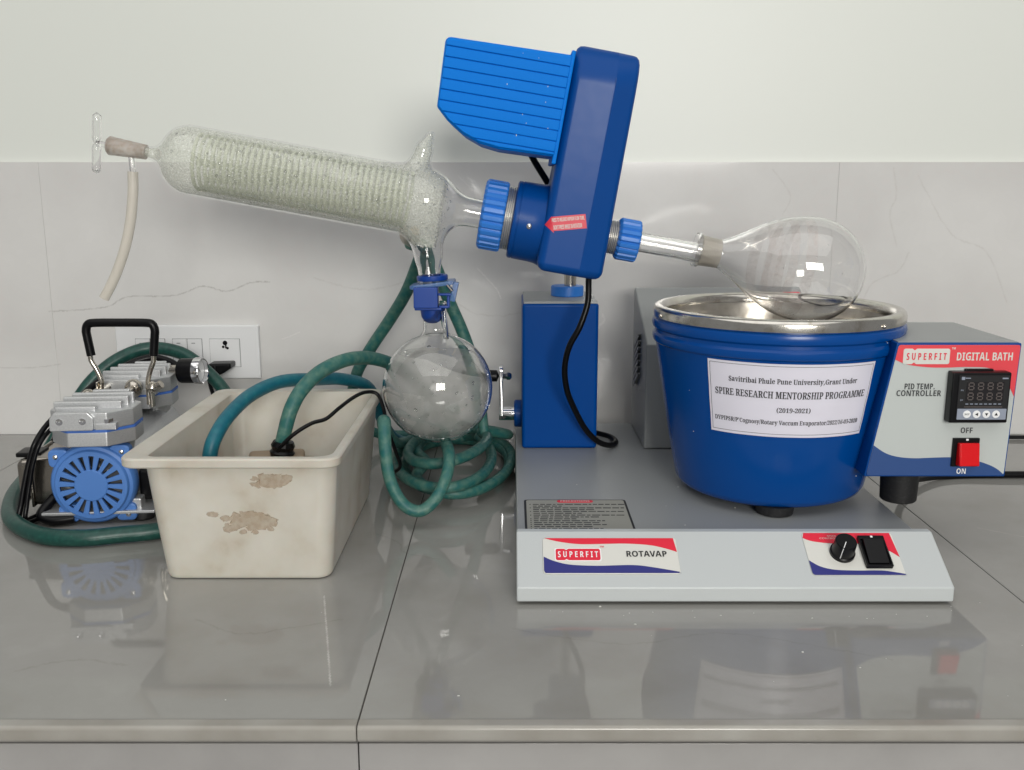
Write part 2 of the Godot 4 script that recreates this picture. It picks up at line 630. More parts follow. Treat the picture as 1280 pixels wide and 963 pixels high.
	M.frosted.transparency = BaseMaterial3D.TRANSPARENCY_ALPHA
	M.glass = glass()
	M.coil = mat(srgb(196, 201, 178), 0.3)
	M.fan_grey = mat(srgb(92, 94, 98), 0.5)
	M.pane = mat(Color(1, 1, 1, 0.04), 0.0)
	M.pane.transparency = BaseMaterial3D.TRANSPARENCY_ALPHA
	M.pump_tan = mat(srgb(150, 130, 108), 0.6)
	M.film = textured(mat(Color(1, 1, 1, 1), 0.5), noise_tex(0.14, [[0.0, Color(srgb(208, 212, 195), 0.3)], [0.5, Color(srgb(212, 216, 201), 0.34)], [0.66, Color(srgb(220, 223, 211), 0.38)], [0.78, Color(srgb(238, 240, 234), 0.52)], [1.0, Color(1, 1, 1, 0.75)]], 3, 1024, 96), 2.0)
	M.film.transparency = BaseMaterial3D.TRANSPARENCY_ALPHA
	M.mist = textured(mat(Color(1, 1, 1, 1), 0.5), noise_tex(0.012, [[0.0, Color(srgb(226, 226, 220), 0.3)], [1.0, Color(srgb(232, 232, 227), 0.38)]], 3, 1024, 97), 3.0)
	M.mist.transparency = BaseMaterial3D.TRANSPARENCY_ALPHA
	M.pink_film = textured(mat(Color(1, 1, 1, 1), 0.5), noise_tex(0.03, [[0.0, Color(srgb(206, 176, 166), 0.05)], [0.5, Color(srgb(206, 178, 168), 0.14)], [1.0, Color(srgb(206, 172, 160), 0.34)]], 4, 512, 98), 8.0)
	M.pink_film.transparency = BaseMaterial3D.TRANSPARENCY_ALPHA


# ---------------------------------------------------------------- the place
func _ready() -> void:
	rng.seed = 7
	var cam := Camera3D.new()
	cam.name = "camera"
	add_child(cam)
	cam.position = Vector3(0, 0.40, 1.547)
	cam.rotation.x = -atan(245.5 / 1200.0)
	cam.fov = rad_to_deg(2.0 * atan(481.5 / 1200.0))
	cam.near = 0.02
	cam.far = 40.0
	var we := WorldEnvironment.new()
	we.name = "air"
	var e := Environment.new()
	e.background_mode = Environment.BG_COLOR
	e.background_color = Color(0.53, 0.53, 0.53)
	e.background_energy_multiplier = 1.0
	e.tonemap_mode = Environment.TONE_MAPPER_LINEAR
	e.tonemap_exposure = 1.0
	e.sdfgi_enabled = true
	e.ssao_enabled = true
	e.ssil_enabled = true
	we.environment = e
	add_child(we)
	make_materials()
	window(Vector3(0.75, 1.22, 5.0), Vector2(1.4, 1.2), 10.8)
	ceiling_fill(Vector3(-0.2, 2.7, 2.2), 2.9)
	wall_and_counter()
	socket()
	evaporator()
	bath()
	condenser()
	receiver()
	evaporating_flask()
	tub()
	hoses()
	vacuum_pump()
	cables()
	flecks()


func window(at: Vector3, size: Vector2, energy: float) -> void:
	var t := thing("window", "bright window behind the viewer that lights the bench", "window", at)
	var face := Transform3D(Basis(Vector3.UP, atan2(-at.x * 0.7, -at.z + 0.4)), at)
	var glow := mat(Color.BLACK, 1.0)
	glow.emission_enabled = true
	glow.emission = Color(1.0, 0.99, 0.96)
	glow.emission_energy_multiplier = 5.0
	part("pane", sh(face).box(Vector3(0, 0, -0.03), Vector3(size.x, size.y, 0.01), 0.001), glow, t)
	var fr := sh(face)
	for s in [-1, 1]:
		fr.box(Vector3(s * (size.x / 2 + 0.03), 0, -0.02), Vector3(0.06, size.y + 0.12, 0.05), 0.003)
		fr.box(Vector3(0, s * (size.y / 2 + 0.03), -0.02), Vector3(size.x, 0.06, 0.05), 0.003)
	part("frame", fr, M.white, t)
	var l := AreaLight3D.new()
	l.name = "window_light"
	t.add_child(l)
	l.transform = t.transform.affine_inverse() * face * Transform3D(Basis(Vector3.UP, PI), Vector3(0, 0, 0.01))
	l.area_size = size
	l.area_range = 12.0
	l.light_energy = energy
	l.light_color = Color(1.0, 0.99, 0.965)
	l.shadow_enabled = true


func ceiling_fill(at: Vector3, energy: float) -> void:  # added glowing panel that stands in for light bounced off an unseen ceiling
	var t := thing("ceiling_fill", "added wide lamp panel above the bench", "fill_light", at)
	var glow := mat(Color.BLACK, 1.0)
	glow.emission_enabled = true
	glow.emission = Color(1, 0.99, 0.97)
	glow.emission_energy_multiplier = 0.7
	part("glow_sheet", sh().box(at, Vector3(4.0, 0.02, 3.4), 0.004), glow, t)
	part("housing", sh().box(at + Vector3(0, 0.035, 0), Vector3(4.04, 0.045, 3.44), 0.004), M.white, t)  # white back of the added panel
	var l := AreaLight3D.new()
	l.name = "fill_area_light"
	t.add_child(l)
	l.transform = Transform3D(Basis(Vector3.RIGHT, -PI / 2), Vector3(0, -0.016, 0))
	l.area_size = Vector2(4.0, 3.4)
	l.area_range = 12.0
	l.light_energy = energy
	l.shadow_enabled = true


func structure(called: String) -> Node3D:
	var o := Node3D.new()
	o.name = numbered(called)
	add_child(o)
	o.set_meta("kind", "structure")
	return o


func wall_and_counter() -> void:
	var w := structure("wall")
	part("painted_panel", sh().box(Vector3(0, 0.55, -0.028), Vector3(3.4, 1.4, 0.04), 0.001), M.wall, w)
	var joints := [-1.70, -0.745, 0.515, 1.70]
	for i in 3:
		var a: float = joints[i] + 0.00008
		var b: float = joints[i + 1] - 0.00008
		part("tile", sh().box(Vector3((a + b) / 2, 0.2205, -0.006), Vector3(b - a, 0.4415, 0.012), 0.0004), M.tile, w)
	part("joint_filler", sh().box(Vector3(0, 0.219, -0.0068), Vector3(3.38, 0.438, 0.0104), 0.0005), M.tile_joint, w)
	var c := structure("counter")
	var cuts := [-1.70, -0.741, -0.118, 0.505, 1.13, 1.70]
	for i in 5:
		var a: float = cuts[i] + 0.0004
		var b: float = cuts[i + 1] - 0.0004
		part("tile", sh().box(Vector3((a + b) / 2, -0.009, 0.4385), Vector3(b - a, 0.018, 0.873), 0.0009), M.stone, c)
		part("edge_strip", sh().prism(PackedVector2Array([Vector2(-0.0115, -0.0135), Vector2(0, -0.0135), Vector2(0, 0.0006), Vector2(-0.0115, 0.0006)]), [0.004, 0.0005, 0.001, 0.0035], Shape.bevel(a, b, 0.0006, 1), 5, Transform3D(Basis(Vector3(0, 0, -1), Vector3(0, 1, 0), Vector3(1, 0, 0)), Vector3(0, 0, 0.8755))), M.stone_edge, c)
		part("front_tile", sh().box(Vector3((a + b) / 2, -0.167, 0.875), Vector3(b - a, 0.30, 0.012), 0.0009), M.apron, c)
	part("bedding", sh().box(Vector3(0, -0.019, 0.434), Vector3(3.38, 0.032, 0.87), 0.001), M.grout, c)
	part("front_bedding", sh().box(Vector3(0, -0.17, 0.86), Vector3(3.38, 0.30, 0.026), 0.001), M.grout, c)


func socket() -> void:
	var t := thing("wall_socket", "white switched socket plate on the grey wall tile behind the vacuum pump", "wall socket", Vector3(-0.526, 0.096, 0.0))
	part("face_plate", sh().box(Vector3(-0.526, 0.14, 0.0052), Vector3(0.232, 0.088, 0.010), 0.0022, 3), M.plastic_white, t)
	for x in [-0.598, -0.574, -0.538, -0.514]:
		part("switch_gap_sheet", sh().box(Vector3(x, 0.139, 0.0102), Vector3(0.0246, 0.0466, 0.0006), 0.0002), M.gap_shade, t)  # grey sheet behind the switch paints the shade of an uncut gap
		var s := part("switch", sh().prism(Shape.rect(0.0232, 0.0452, Vector2(x, 0.139)), [0.0008], [[0.0102, 0.0], [0.0118, 0.0003]], 2), M.plastic_white, t)
		part("mark", sh().box(Vector3(x - 0.002, 0.155, 0.0119), Vector3(0.006, 0.0009, 0.0004), 0.0001), M.ink_grey, s)
	part("socket_gap_sheet", sh().box(Vector3(-0.4655, 0.139, 0.0102), Vector3(0.0496, 0.0466, 0.0006), 0.0002), M.gap_shade, t)  # same painted gap shade round the outlet
	var o := part("socket_outlet", sh().box(Vector3(-0.4655, 0.139, 0.0112), Vector3(0.0482, 0.0452, 0.0014), 0.0004), M.plastic_white, t)
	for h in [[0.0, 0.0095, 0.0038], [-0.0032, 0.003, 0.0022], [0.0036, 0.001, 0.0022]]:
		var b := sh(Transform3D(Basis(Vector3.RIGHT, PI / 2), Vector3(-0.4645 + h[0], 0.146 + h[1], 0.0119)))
		part("pin_disc", b.lathe([Vector2(0.0, 0.0), Vector2(h[2], 0.0), Vector2(h[2], 0.0005), Vector2(0.0, 0.0005)], 16), M.black, o)  # black discs laid on the outlet face, nothing is cut into it
	part("pin_bar", sh().box(Vector3(-0.4635, 0.151, 0.0121), Vector3(0.0024, 0.009, 0.0006), 0.0002, 1, Transform3D()), M.black, o)  # black bar joining the discs
	var p := thing("power_plug", "black angled plug pushed into the white wall socket", "plug", Vector3(-0.466, 0.11, 0.012))
	var body := PackedVector2Array([Vector2(-0.489, 0.1000), Vector2(-0.480, 0.1010), Vector2(-0.460, 0.1115), Vector2(-0.4485, 0.1190), Vector2(-0.4480, 0.1275), Vector2(-0.483, 0.1265), Vector2(-0.493, 0.116)])
	part("body", sh().prism(body, [0.003], Shape.bevel(0.0125, 0.044, 0.004, 3), 4), M.black, p)
	for k in 3:
		part("grip_rib", sh().box(Vector3(-0.4835 + k * 0.005, 0.1165 + k * 0.0006, 0.0445), Vector3(0.0022, 0.012, 0.002), 0.0008), M.rubber, p)
	part("cable", sh().tube(smooth([Vector3(-0.487, 0.109, 0.028), Vector3(-0.488, 0.099, 0.03), Vector3(-0.484, 0.08, 0.032), Vector3(-0.47, 0.045, 0.04), Vector3(-0.46, 0.006, 0.06), Vector3(-0.42, 0.004, 0.10)]), 0.0032, 8), M.black, p)


# red and navy bands, cream face and a badge: the maker's plate style
func plate_bands(parent: Node3D, t: Transform3D, w: float, h: float, red: Array, navy: Array) -> void:
	var top := [Vector2(w - 0.002, h), Vector2(0.002, h)]
	var low := []
	for p in red:
		low.append(Vector2(p[0] * w, h - p[1] * h))
	part("red_band", sheet(band_poly(low, top), t), M.red, parent)
	var up := []
	for p in navy:
		up.append(Vector2(p[0] * w, p[1] * h))
	up.reverse()
	part("navy_band", sheet(band_poly(up, [Vector2(0.0, 0.003), Vector2(0.001, 0.0008), Vector2(0.003, 0.0), Vector2(0.006, 0.0), Vector2(w * 0.5, 0.0), Vector2(w * 0.97, 0.0), Vector2(w * 0.99, 0.0)]), t), M.navy, parent)


func badge(parent: Node3D, t: Transform3D, c: Vector2, w: float, h: float, fill: Material, rim_m: Material, ink: Material) -> void:
	var shape := func(g: float) -> PackedVector2Array:
		var a := w / 2 - g
		var b := h / 2 - g
		return PackedVector2Array([c + Vector2(-a, -b), c + Vector2(-a * 0.62, -b), c + Vector2(-a * 0.52, -b * 0.78), c + Vector2(-a * 0.42, -b), c + Vector2(a, -b), c + Vector2(a, b), c + Vector2(-a * 0.42, b), c + Vector2(-a * 0.52, b * 0.78), c + Vector2(-a * 0.62, b), c + Vector2(-a, b)])
	var r := [h * 0.12, 0.0, 0.0, 0.0, h * 0.12, h * 0.12, 0.0, 0.0, 0.0, h * 0.12]
	var b := part("badge", sh(t).prism(shape.call(0.0), r, [[0.0, 0.0], [0.0004, 0.0]], 3), rim_m, parent)
	part("badge_line", sh(t).prism(shape.call(h * 0.07), r, [[0.0, 0.0], [0.0006, 0.0]], 3), fill, b)
	part("lettering", letters("S U P E R F I T", w * 0.86, h * 0.46, on_plane(t * Transform3D(Basis(), Vector3(0, 0, 0.0009)), c)), ink, b)


func knob_lathe(r: float, h: float) -> Array:
	return [Vector2(0, 0), Vector2(r, 0), Vector2(r, h * 0.2), Vector2(r * 0.94, h * 0.9), Vector2(r * 0.86, h), Vector2(0, h)]


# head coordinates: a lathe round the vapour axis; profile of (radius, place along the axis)
func axial(prof: Array, n := 48, at := head) -> Shape:
	return sh(at * Transform3D(Basis(Vector3(0, 0, -1), PI / 2), Vector3.ZERO)).lathe(prof, n)


func ribbed_nut(u0: float, u1: float, r: float, ribs: int) -> Shape:
	var poly := PackedVector2Array()
	for i in ribs * 8:
		var a := TAU * i / (ribs * 8)
		var k := fposmod(float(i) / 8.0, 1.0)
		var d := 0.0 if k < 0.55 else sin((k - 0.55) / 0.45 * PI) * 0.0024
		poly.append(Vector2(cos(a), sin(a)) * (r - d))
	var turn := Basis(Vector3(0, 1, 0), PI / 2)   # z becomes the axis
	return sh(head * Transform3D(turn, Vector3.ZERO)).prism(poly, [0.0], [[u0, 0.004], [u0 + 0.0012, 0.0018], [u0 + 0.0035, 0.0], [u1 - 0.0028, 0.0], [u1 - 0.0008, 0.001], [u1, 0.0026]], 1)


func thread(u0: float, u1: float, r: float) -> Shape:
	var prof := [Vector2(0, u0)]
	var n := int((u1 - u0) / 0.0011)
	for k in n + 1:
		prof.append(Vector2(r - (0.0009 if k % 2 else 0.0), lerpf(u0, u1, float(k) / n)))
	prof.append(Vector2(0, u1))
	return axial(prof, 56)


func evaporator() -> void:
	var t := thing("rotary_evaporator", "rotary evaporator with tilted blue drive head on a grey base", "evaporator", Vector3(0.2187, 0, 0.38))
	part("base_plate", sh().box(Vector3(0.2187, 0.0245, 0.348), Vector3(0.4275, 0.033, 0.518), 0.002), M.plate_grey, t)
	var side := Transform3D(Basis(Vector3(0, 0, 1), Vector3(0, 1, 0), Vector3(-1, 0, 0)), Vector3.ZERO)   # local x is -z ... y up, extruded along -x
	side = Transform3D(Basis(Vector3(0, 0, -1), Vector3(0, 1, 0), Vector3(1, 0, 0)), Vector3.ZERO)
	var prof := PackedVector2Array([Vector2(-0.669, 0.0035), Vector2(-0.600, 0.0035), Vector2(-0.600, 0.054), Vector2(-0.609, 0.054), Vector2(-0.669, 0.0184)])
	part("control_panel", sh().prism(prof, [0.0015, 0.001, 0.001, 0.0018, 0.0025], Shape.bevel(0.0045, 0.4326, 0.002, 3), 4, side), M.panel_grey, t)
	for x in [0.03, 0.405]:
		for z in [0.12, 0.63]:
			part("foot", sh(Transform3D(Basis(), Vector3(x, 0, z))).lathe([Vector2(0, 0), Vector2(0.011, 0), Vector2(0.012, 0.008), Vector2(0, 0.008)], 20), M.rubber, t)
	# the sloped face: x to the right, y up the slope
	var up := Vector3(0, 0.0356, -0.06).normalized()
	var slope := Transform3D(Basis(Vector3.RIGHT, up, Vector3.RIGHT.cross(up)), Vector3(0, 0.0184, 0.669))
	var lift := func(x: float, y: float, h: float) -> Transform3D: return slope * Transform3D(Basis(), Vector3(x, y, h))
	var np := part("name_plate", sh(lift.call(0.0310, 0.0155, 0.0002)).prism(Shape.rect(0.136, 0.045, Vector2(0.068, 0.0225)), [0.0035], [[0.0, 0.0], [0.001, 0.0], [0.0013, 0.0003]], 4), M.plate_cream, t)
	var f: Transform3D = lift.call(0.0318, 0.0163, 0.0016)
	plate_bands(np, f, 0.1344, 0.0434, [[0.01, 0.0], [0.12, 0.10], [0.27, 0.17], [0.45, 0.165], [0.62, 0.155], [0.80, 0.2], [0.92, 0.3], [1.0, 0.4]], [[0.0, 0.46], [0.08, 0.33], [0.2, 0.23], [0.4, 0.2], [0.66, 0.22], [0.82, 0.15], [1.0, 0.03]])
	badge(np, f, Vector2(0.0345, 0.0225), 0.047, 0.0165, M.red, M.white, M.white)
	part("lettering", letters("ROTAVAP", 0.0405, 0.0072, on_plane(f * Transform3D(Basis(), Vector3(0, 0, 0.0004)), Vector2(0.1035, 0.0235))), M.ink, np)
	part("trade_mark", letters("TM", 0.004, 0.002, on_plane(f * Transform3D(Basis(), Vector3(0, 0, 0.0004)), Vector2(0.059, 0.0325))), M.red, np)
	# switch plate with knob and rocker
	var sp := part("switch_plate", sh(lift.call(0.2970, 0.0143, 0.0002)).prism(Shape.rect(0.092, 0.0525, Vector2(0.046, 0.02625)), [0.0035], [[0.0, 0.0], [0.0008, 0.0]], 4), M.plate_cream, t)
	f = lift.call(0.2970, 0.0143, 0.0011)
	plate_bands(sp, f, 0.092, 0.0525, [[0.0, 0.12], [0.1, 0.2], [0.3, 0.25], [0.55, 0.25], [0.75, 0.28], [0.9, 0.42], [1.0, 0.58]], [[0.0, 0.34], [0.1, 0.2], [0.25, 0.12], [0.5, 0.1], [0.75, 0.1], [0.9, 0.06], [1.0, 0.02]])
	part("lettering", letters("SPEED", 0.009, 0.0018, on_plane(f * Transform3D(Basis(), Vector3(0, 0, 0.0004)), Vector2(0.030, 0.0485)), false, false), M.plate_cream, sp)
	part("lettering", letters("CONTROL", 0.018, 0.002, on_plane(f * Transform3D(Basis(), Vector3(0, 0, 0.0004)), Vector2(0.026, 0.0455)), false, false), M.plate_cream, sp)
	var kx: Transform3D = lift.call(0.3325, 0.0415, 0.001) * Transform3D(Basis(Vector3.RIGHT, PI / 2), Vector3.ZERO)
	var kn := part("speed_knob", sh(kx).lathe([Vector2(0, 0), Vector2(0.0125, 0), Vector2(0.0125, 0.003), Vector2(0.0112, 0.004), Vector2(0.0106, 0.018), Vector2(0.0098, 0.019), Vector2(0, 0.019)], 40), M.black, t)
	part("pointer", sh(kx * Transform3D(Basis(Vector3.UP, -0.5), Vector3.ZERO)).box(Vector3(0, 0.0192, 0.0055), Vector3(0.0008, 0.0006, 0.0085), 0.0002).box(Vector3(0, 0.0115, 0.0111), Vector3(0.0008, 0.015, 0.0007), 0.0002), M.white, kn)
	var rx: Transform3D = lift.call(0.36475, 0.041, 0.001)
	var rs := part("rocker_switch", sh(rx).box(Vector3(0, 0, 0.0015), Vector3(0.0265, 0.0385, 0.003), 0.001).box(Vector3(-0.0124, 0, 0.0035), Vector3(0.0017, 0.038, 0.003), 0.0005).box(Vector3(0.0124, 0, 0.0035), Vector3(0.0017, 0.038, 0.003), 0.0005).box(Vector3(0, 0.0168, 0.0035), Vector3(0.026, 0.0046, 0.003), 0.0005).box(Vector3(0, -0.0182, 0.0035), Vector3(0.026, 0.0017, 0.003), 0.0005), M.black, t)
	part("rocker", sh(rx * Transform3D(Basis(Vector3.RIGHT, 0.13), Vector3(0.0, -0.0015, 0.004))).box(Vector3.ZERO, Vector3(0.0205, 0.0285, 0.0065), 0.0012), M.black, rs)
	part("dot", sh(rx).box(Vector3(0.0005, 0.0172, 0.0052), Vector3(0.0024, 0.0022, 0.0006), 0.0002), M.white, rs)
	notice(t)
	# post, shaft and crank
	part("post", sh().prism(Shape.rect(0.105, 0.205, Vector2(0.0665, 0.1437)), [0.004], Shape.bevel(0.107, 0.240, 0.004, 3), 4), M.post_blue, t)
	part("post_cap", sh().box(Vector3(0.0665, 0.2472, 0.1735), Vector3(0.101, 0.004, 0.129), 0.001), M.cabinet_grey, t)
	part("collar", sh(Transform3D(Basis(), Vector3(0.0795, 0.2492, 0.167))).lathe([Vector2(0, 0), Vector2(0.0225, 0), Vector2(0.0235, 0.001), Vector2(0.0235, 0.0125), Vector2(0.0225, 0.0145), Vector2(0, 0.0145)], 48), M.nut_blue, t)
	part("shaft", sh(Transform3D(Basis(), Vector3(0.0835, 0.262, 0.167))).lathe([Vector2(0, 0), Vector2(0.0087, 0), Vector2(0.0087, 0.16), Vector2(0, 0.16)], 32), M.steel, t)
	part("bracket", sh().box(Vector3(0.0835, 0.40, 0.225), Vector3(0.05, 0.09, 0.17), 0.006), M.blue, t)
	var cr := Transform3D(Basis(Vector3(0, 0, -1), PI / 2), Vector3.ZERO)   # y becomes +x
	part("crank_flange", sh(Transform3D(Basis(), Vector3(0.0030, 0.077, 0.175)) * cr).lathe([Vector2(0, 0), Vector2(0.018, 0), Vector2(0.020, 0.002), Vector2(0.020, 0.0115), Vector2(0, 0.0115)], 32), M.blue, t)
	part("crank_shaft", sh(Transform3D(Basis(), Vector3(-0.019, 0.077, 0.175)) * cr).lathe([Vector2(0, 0), Vector2(0.0095, 0), Vector2(0.0102, 0.001), Vector2(0.0102, 0.0225), Vector2(0, 0.0225)], 32), M.chrome, t)
	part("crank_arm", sh().prism(Shape.rect(0.021, 0.082, Vector2(0, 0)), [0.009], Shape.bevel(-0.003, 0.003, 0.001, 2), 5, Transform3D(Basis(Vector3(0, 1, 0), PI / 2), Vector3(-0.0160, 0.1085, 0.175))), M.chrome, t)
	part("crank_bolt", sh(Transform3D(Basis(), Vector3(-0.013, 0.133, 0.175)) * cr).lathe([Vector2(0, 0), Vector2(0.0045, 0), Vector2(0.0045, 0.005), Vector2(0.0062, 0.0052), Vector2(0.0062, 0.010), Vector2(0.003, 0.0125), Vector2(0, 0.0125)], 6), M.chrome, t, 20.0)
	part("crank_grip", sh(Transform3D(Basis(), Vector3(-0.072, 0.133, 0.175)) * cr).lathe([Vector2(0, 0), Vector2(0.0085, 0.001), Vector2(0.0095, 0.004), Vector2(0.0085, 0.05), Vector2(0, 0.0535)], 24), M.black, t)
	drive_head(t)
	cabinet(t)


func notice(t: Node3D) -> void:
	var f := Transform3D(Basis(Vector3.RIGHT, -PI / 2), Vector3(0.0141, 0.0413, 0.572))   # x right, y towards the wall
	var w := 0.1188
	var h := 0.1036
	var p := part("notice_plate", sh(f).prism(Shape.rect(w, h, Vector2(w / 2, h / 2)), [0.004], [[0.0, 0.0], [0.0004, 0.0]], 3), M.ink, t)
	part("notice_face", sh(f).prism(Shape.rect(w - 0.005, h - 0.005, Vector2(w / 2, h / 2)), [0.003], [[0.0, 0.0], [0.0007, 0.0]], 3), M.notice, p)
	part("notice_heading", sh(f).prism(Shape.rect(0.042, 0.0085, Vector2(w / 2, h - 0.0075)), [0.004], [[0.0, 0.0], [0.001, 0.0]], 4), M.red, p)
	part("lettering", letters("PRECAUTIONS", 0.034, 0.0046, on_plane(f * Transform3D(Basis(), Vector3(0, 0, 0.0013)), Vector2(w / 2, h - 0.0075))), M.plate_cream, p)
	# lines of print too small to read: a row of word-length strokes each
	var ink := sh(f)
	var y := h - 0.0185
	for k in 14:
		var first := k % 2 == 0 or k > 8
		var x := 0.006 if first else 0.010
		if first:
			ink.box(Vector3(x + 0.0008, y, 0.0009), Vector3(0.0012, 0.0022, 0.0002), 0.00005, 1)
			x += 0.004
		var stop := w - 0.008 if first and k < 8 else rng.randf_range(0.03, 0.09)
		while x < stop:
			var l := rng.randf_range(0.003, 0.010)
			ink.box(Vector3(x + l / 2, y, 0.0009), Vector3(l, rng.randf_range(0.0018, 0.0026), 0.0002), 0.00005, 1)
			x += l + 0.0016
		y -= 0.0062
	part("print", ink, M.ink_grey, p)


func drive_head(t: Node3D) -> void:
	var along := Transform3D(Basis(Vector3(1, 0, 0), Vector3(0, 0, -1), Vector3(0, 1, 0)), Vector3.ZERO)  # outline in (u, -z), stacked along v
	var levels := [[-0.0515, 0.010], [-0.0505, 0.006], [-0.048, 0.0025], [-0.044, 0.0005], [-0.041, 0.0], [0.165, 0.0], [0.178, 0.0], [0.189, 0.0], [0.198, 0.0004], [0.2035, 0.0018], [0.2068, 0.0048], [0.208, 0.0095]]
	var outline := PackedVector2Array([Vector2(0.0178, -0.0562), Vector2(0.0682, -0.0566), Vector2(0.0955, -0.049), Vector2(0.0955, 0.050), Vector2(0.0178, 0.056)])
	var s := sh()
	s.prism(outline, [0.010, 0.0012, 0.0075, 0.010, 0.010], levels, 6, along)
	for i in s.v.size():
		var p := s.v[i]
		if p.y > 0.165:
			p.z -= (0.022 if p.z > 0 else -0.006) * pow((p.y - 0.165) / 0.043, 2.0) * absf(p.z) / 0.056
		p.x += (0.06 - p.y) * 0.012 * maxf(0.0, p.x - 0.0683) / 0.027
		s.v[i] = head * p
	part("drive_housing", s, M.blue, t, 30.0)
	part("parting_line", sh(head).box(Vector3(0.0682, 0.0750, 0.0564), Vector3(0.0007, 0.204, 0.0008), 0.0002), M.blue, t)
	# motor cover: a body and ten ribs
	var cover := PackedVector2Array([Vector2(-0.1285, 0.187), Vector2(-0.1262, 0.1100), Vector2(-0.1126, 0.0975), Vector2(-0.0932, 0.0857), Vector2(-0.0725, 0.0785), Vector2(-0.05, 0.0762), Vector2(0.0163, 0.0790), Vector2(0.0163, 0.1922)])
	part("motor_cover", sh(head).prism(cover, [0.006, 0.006, 0.01, 0.01, 0.01, 0.01, 0.001, 0.001], Shape.bevel(-0.05, 0.0592, 0.004, 3), 3), M.bright_blue, t)
	var edge := 0.1785
	var tops := [0.20]
	for k in 9:
		tops.append(edge - k * 0.0118)
	tops.append(0.06)
	for k in 10:
		var strip := PackedVector2Array([Vector2(-0.2, tops[k + 1] + 0.0004 + (-0.2) * 0.012), Vector2(0.2, tops[k + 1] + 0.0004 + 0.2 * 0.012), Vector2(0.2, tops[k] - 0.0004 + 0.2 * 0.012), Vector2(-0.2, tops[k] - 0.0004 - 0.2 * 0.012)])
		var small := Shape.ring(cover, [0.006, 0.006, 0.01, 0.01, 0.01, 0.01, 0.001, 0.001], 0.0022, 3)
		for q in Geometry2D.intersect_polygons(small, strip):
			if Geometry2D.is_polygon_clockwise(q):
				q.reverse()
			var clean := PackedVector2Array()
			for c in q:
				if clean.size() == 0 or clean[-1].distance_to(c) > 0.0004:
					clean.append(c)
			part("rib", sh(head).prism(clean, [0.0], [[0.0585, 0.0], [0.0606, 0.0], [0.0613, 0.0003], [0.0616, 0.0009]], 1), M.bright_blue, t)
	var chips := sh(head)
	for k in 9:
		chips.ball(Vector3(rng.randf_range(-0.06, 0.005), rng.randf_range(0.09, 0.185), 0.0616), Vector3(rng.randf_range(0.0003, 0.0006), rng.randf_range(0.0003, 0.0012), 0.00025), 6)
	part("paint_chips", chips, M.plate_cream, t).set_meta("kind", "stuff")
	part("cover_flange", sh(head).box(Vector3(0.0155, 0.134, 0.004), Vector3(0.005, 0.126, 0.112), 0.0015), M.bright_blue, t)
	# collar, rings and nuts on the vapour axis
	part("collar", axial([Vector2(0, -0.0195), Vector2(0.0440, -0.0195), Vector2(0.0462, -0.0183), Vector2(0.0468, -0.0165), Vector2(0.0468, -0.0140), Vector2(0.0462, -0.0136), Vector2(0.0462, -0.0128), Vector2(0.0470, -0.0124), Vector2(0.0472, 0.006), Vector2(0.0478, 0.014), Vector2(0.050, 0.021), Vector2(0.0, 0.0212)], 72), M.blue, t)
	part("release_button", sh(head).ball(Vector3(0.0012, -0.0033, 0.0470), Vector3(0.0036, 0.0036, 0.0022), 16), M.chrome, t)
	part("thread_ring", thread(-0.0290, -0.0190, 0.0385), M.thread, t)
	part("coupling_nut", ribbed_nut(-0.0575, -0.0292, 0.0425, 28), M.nut_blue, t)
	part("thread_ring", thread(0.094, 0.1105, 0.0205), M.thread, t)
	part("coupling_nut", ribbed_nut(0.1095, 0.1370, 0.0256, 19), M.nut_blue, t)
	part("vapour_duct", axial([Vector2(0.0, 0.132), Vector2(0.0118, 0.132), Vector2(0.0118, 0.2), Vector2(0.0112, 0.232), Vector2(0.0095, 0.234), Vector2(0.0093, 0.2), Vector2(0.0097, 0.1335), Vector2(0.0, 0.1335)], 40), M.glass, t)
	# arrow sticker
	var dir := Transform3D(Basis(Vector3(0, 0, 1), 0.262), Vector3(0.0185, 0.0018, 0.0572))
	var arrow := PackedVector2Array([Vector2(0.0, 0.0), Vector2(0.0115, -0.0105), Vector2(0.0108, -0.0080), Vector2(0.055, -0.0080), Vector2(0.0545, 0.0085), Vector2(0.0105, 0.0085), Vector2(0.0100, 0.0090)])
	for i in arrow.size():
		arrow[i] *= Vector2(0.88, 1.0)
	# laid over the housing: flat on the front, bending round its left edge
	var lay := func(p: Vector3) -> Vector3:
		var q := dir * p
		var back := 0.0562 if q.x > 0.0278 else 0.0562 - 0.010 * (1.0 - sqrt(maxf(0.0, 1.0 - pow((0.0278 - q.x) / 0.0101, 2.0))))
		q.z = back + p.z + 0.0005
		if q.x > 0.0682:
			q.z -= (q.x - 0.0682) * 0.22
		return head * q
	var st := sh()
	var idx := Geometry2D.triangulate_polygon(arrow)
	var todo := []
	for i in range(0, idx.size(), 3):
		todo.append([arrow[idx[i]], arrow[idx[i + 1]], arrow[idx[i + 2]]])
	while todo.size():
		var q: Array = todo.pop_back()
		var l := [q[0].distance_to(q[1]), q[1].distance_to(q[2]), q[2].distance_to(q[0])]
		var m: int = l.find(l.max())
		if l[m] > 0.004:
			var mid: Vector2 = (q[m] + q[(m + 1) % 3]) / 2
			todo.append([q[m], mid, q[(m + 2) % 3]])
			todo.append([mid, q[(m + 1) % 3], q[(m + 2) % 3]])
			continue
		var w := []
		for p in q:
			w.append(lay.call(Vector3(p.x, p.y, 0.0)))
		if (q[1] - q[0]).cross(q[2] - q[0]) < 0:
			w.reverse()
		st.tri(w[0], w[1], w[2])
	var sticker := part("arrow_sticker", st, M.sticker_red, t)
	var put := func(c: Vector2) -> Callable:
		return func(x: float, y: float) -> Vector3: return lay.call(Vector3(x + c.x, y + c.y, 0.0003))
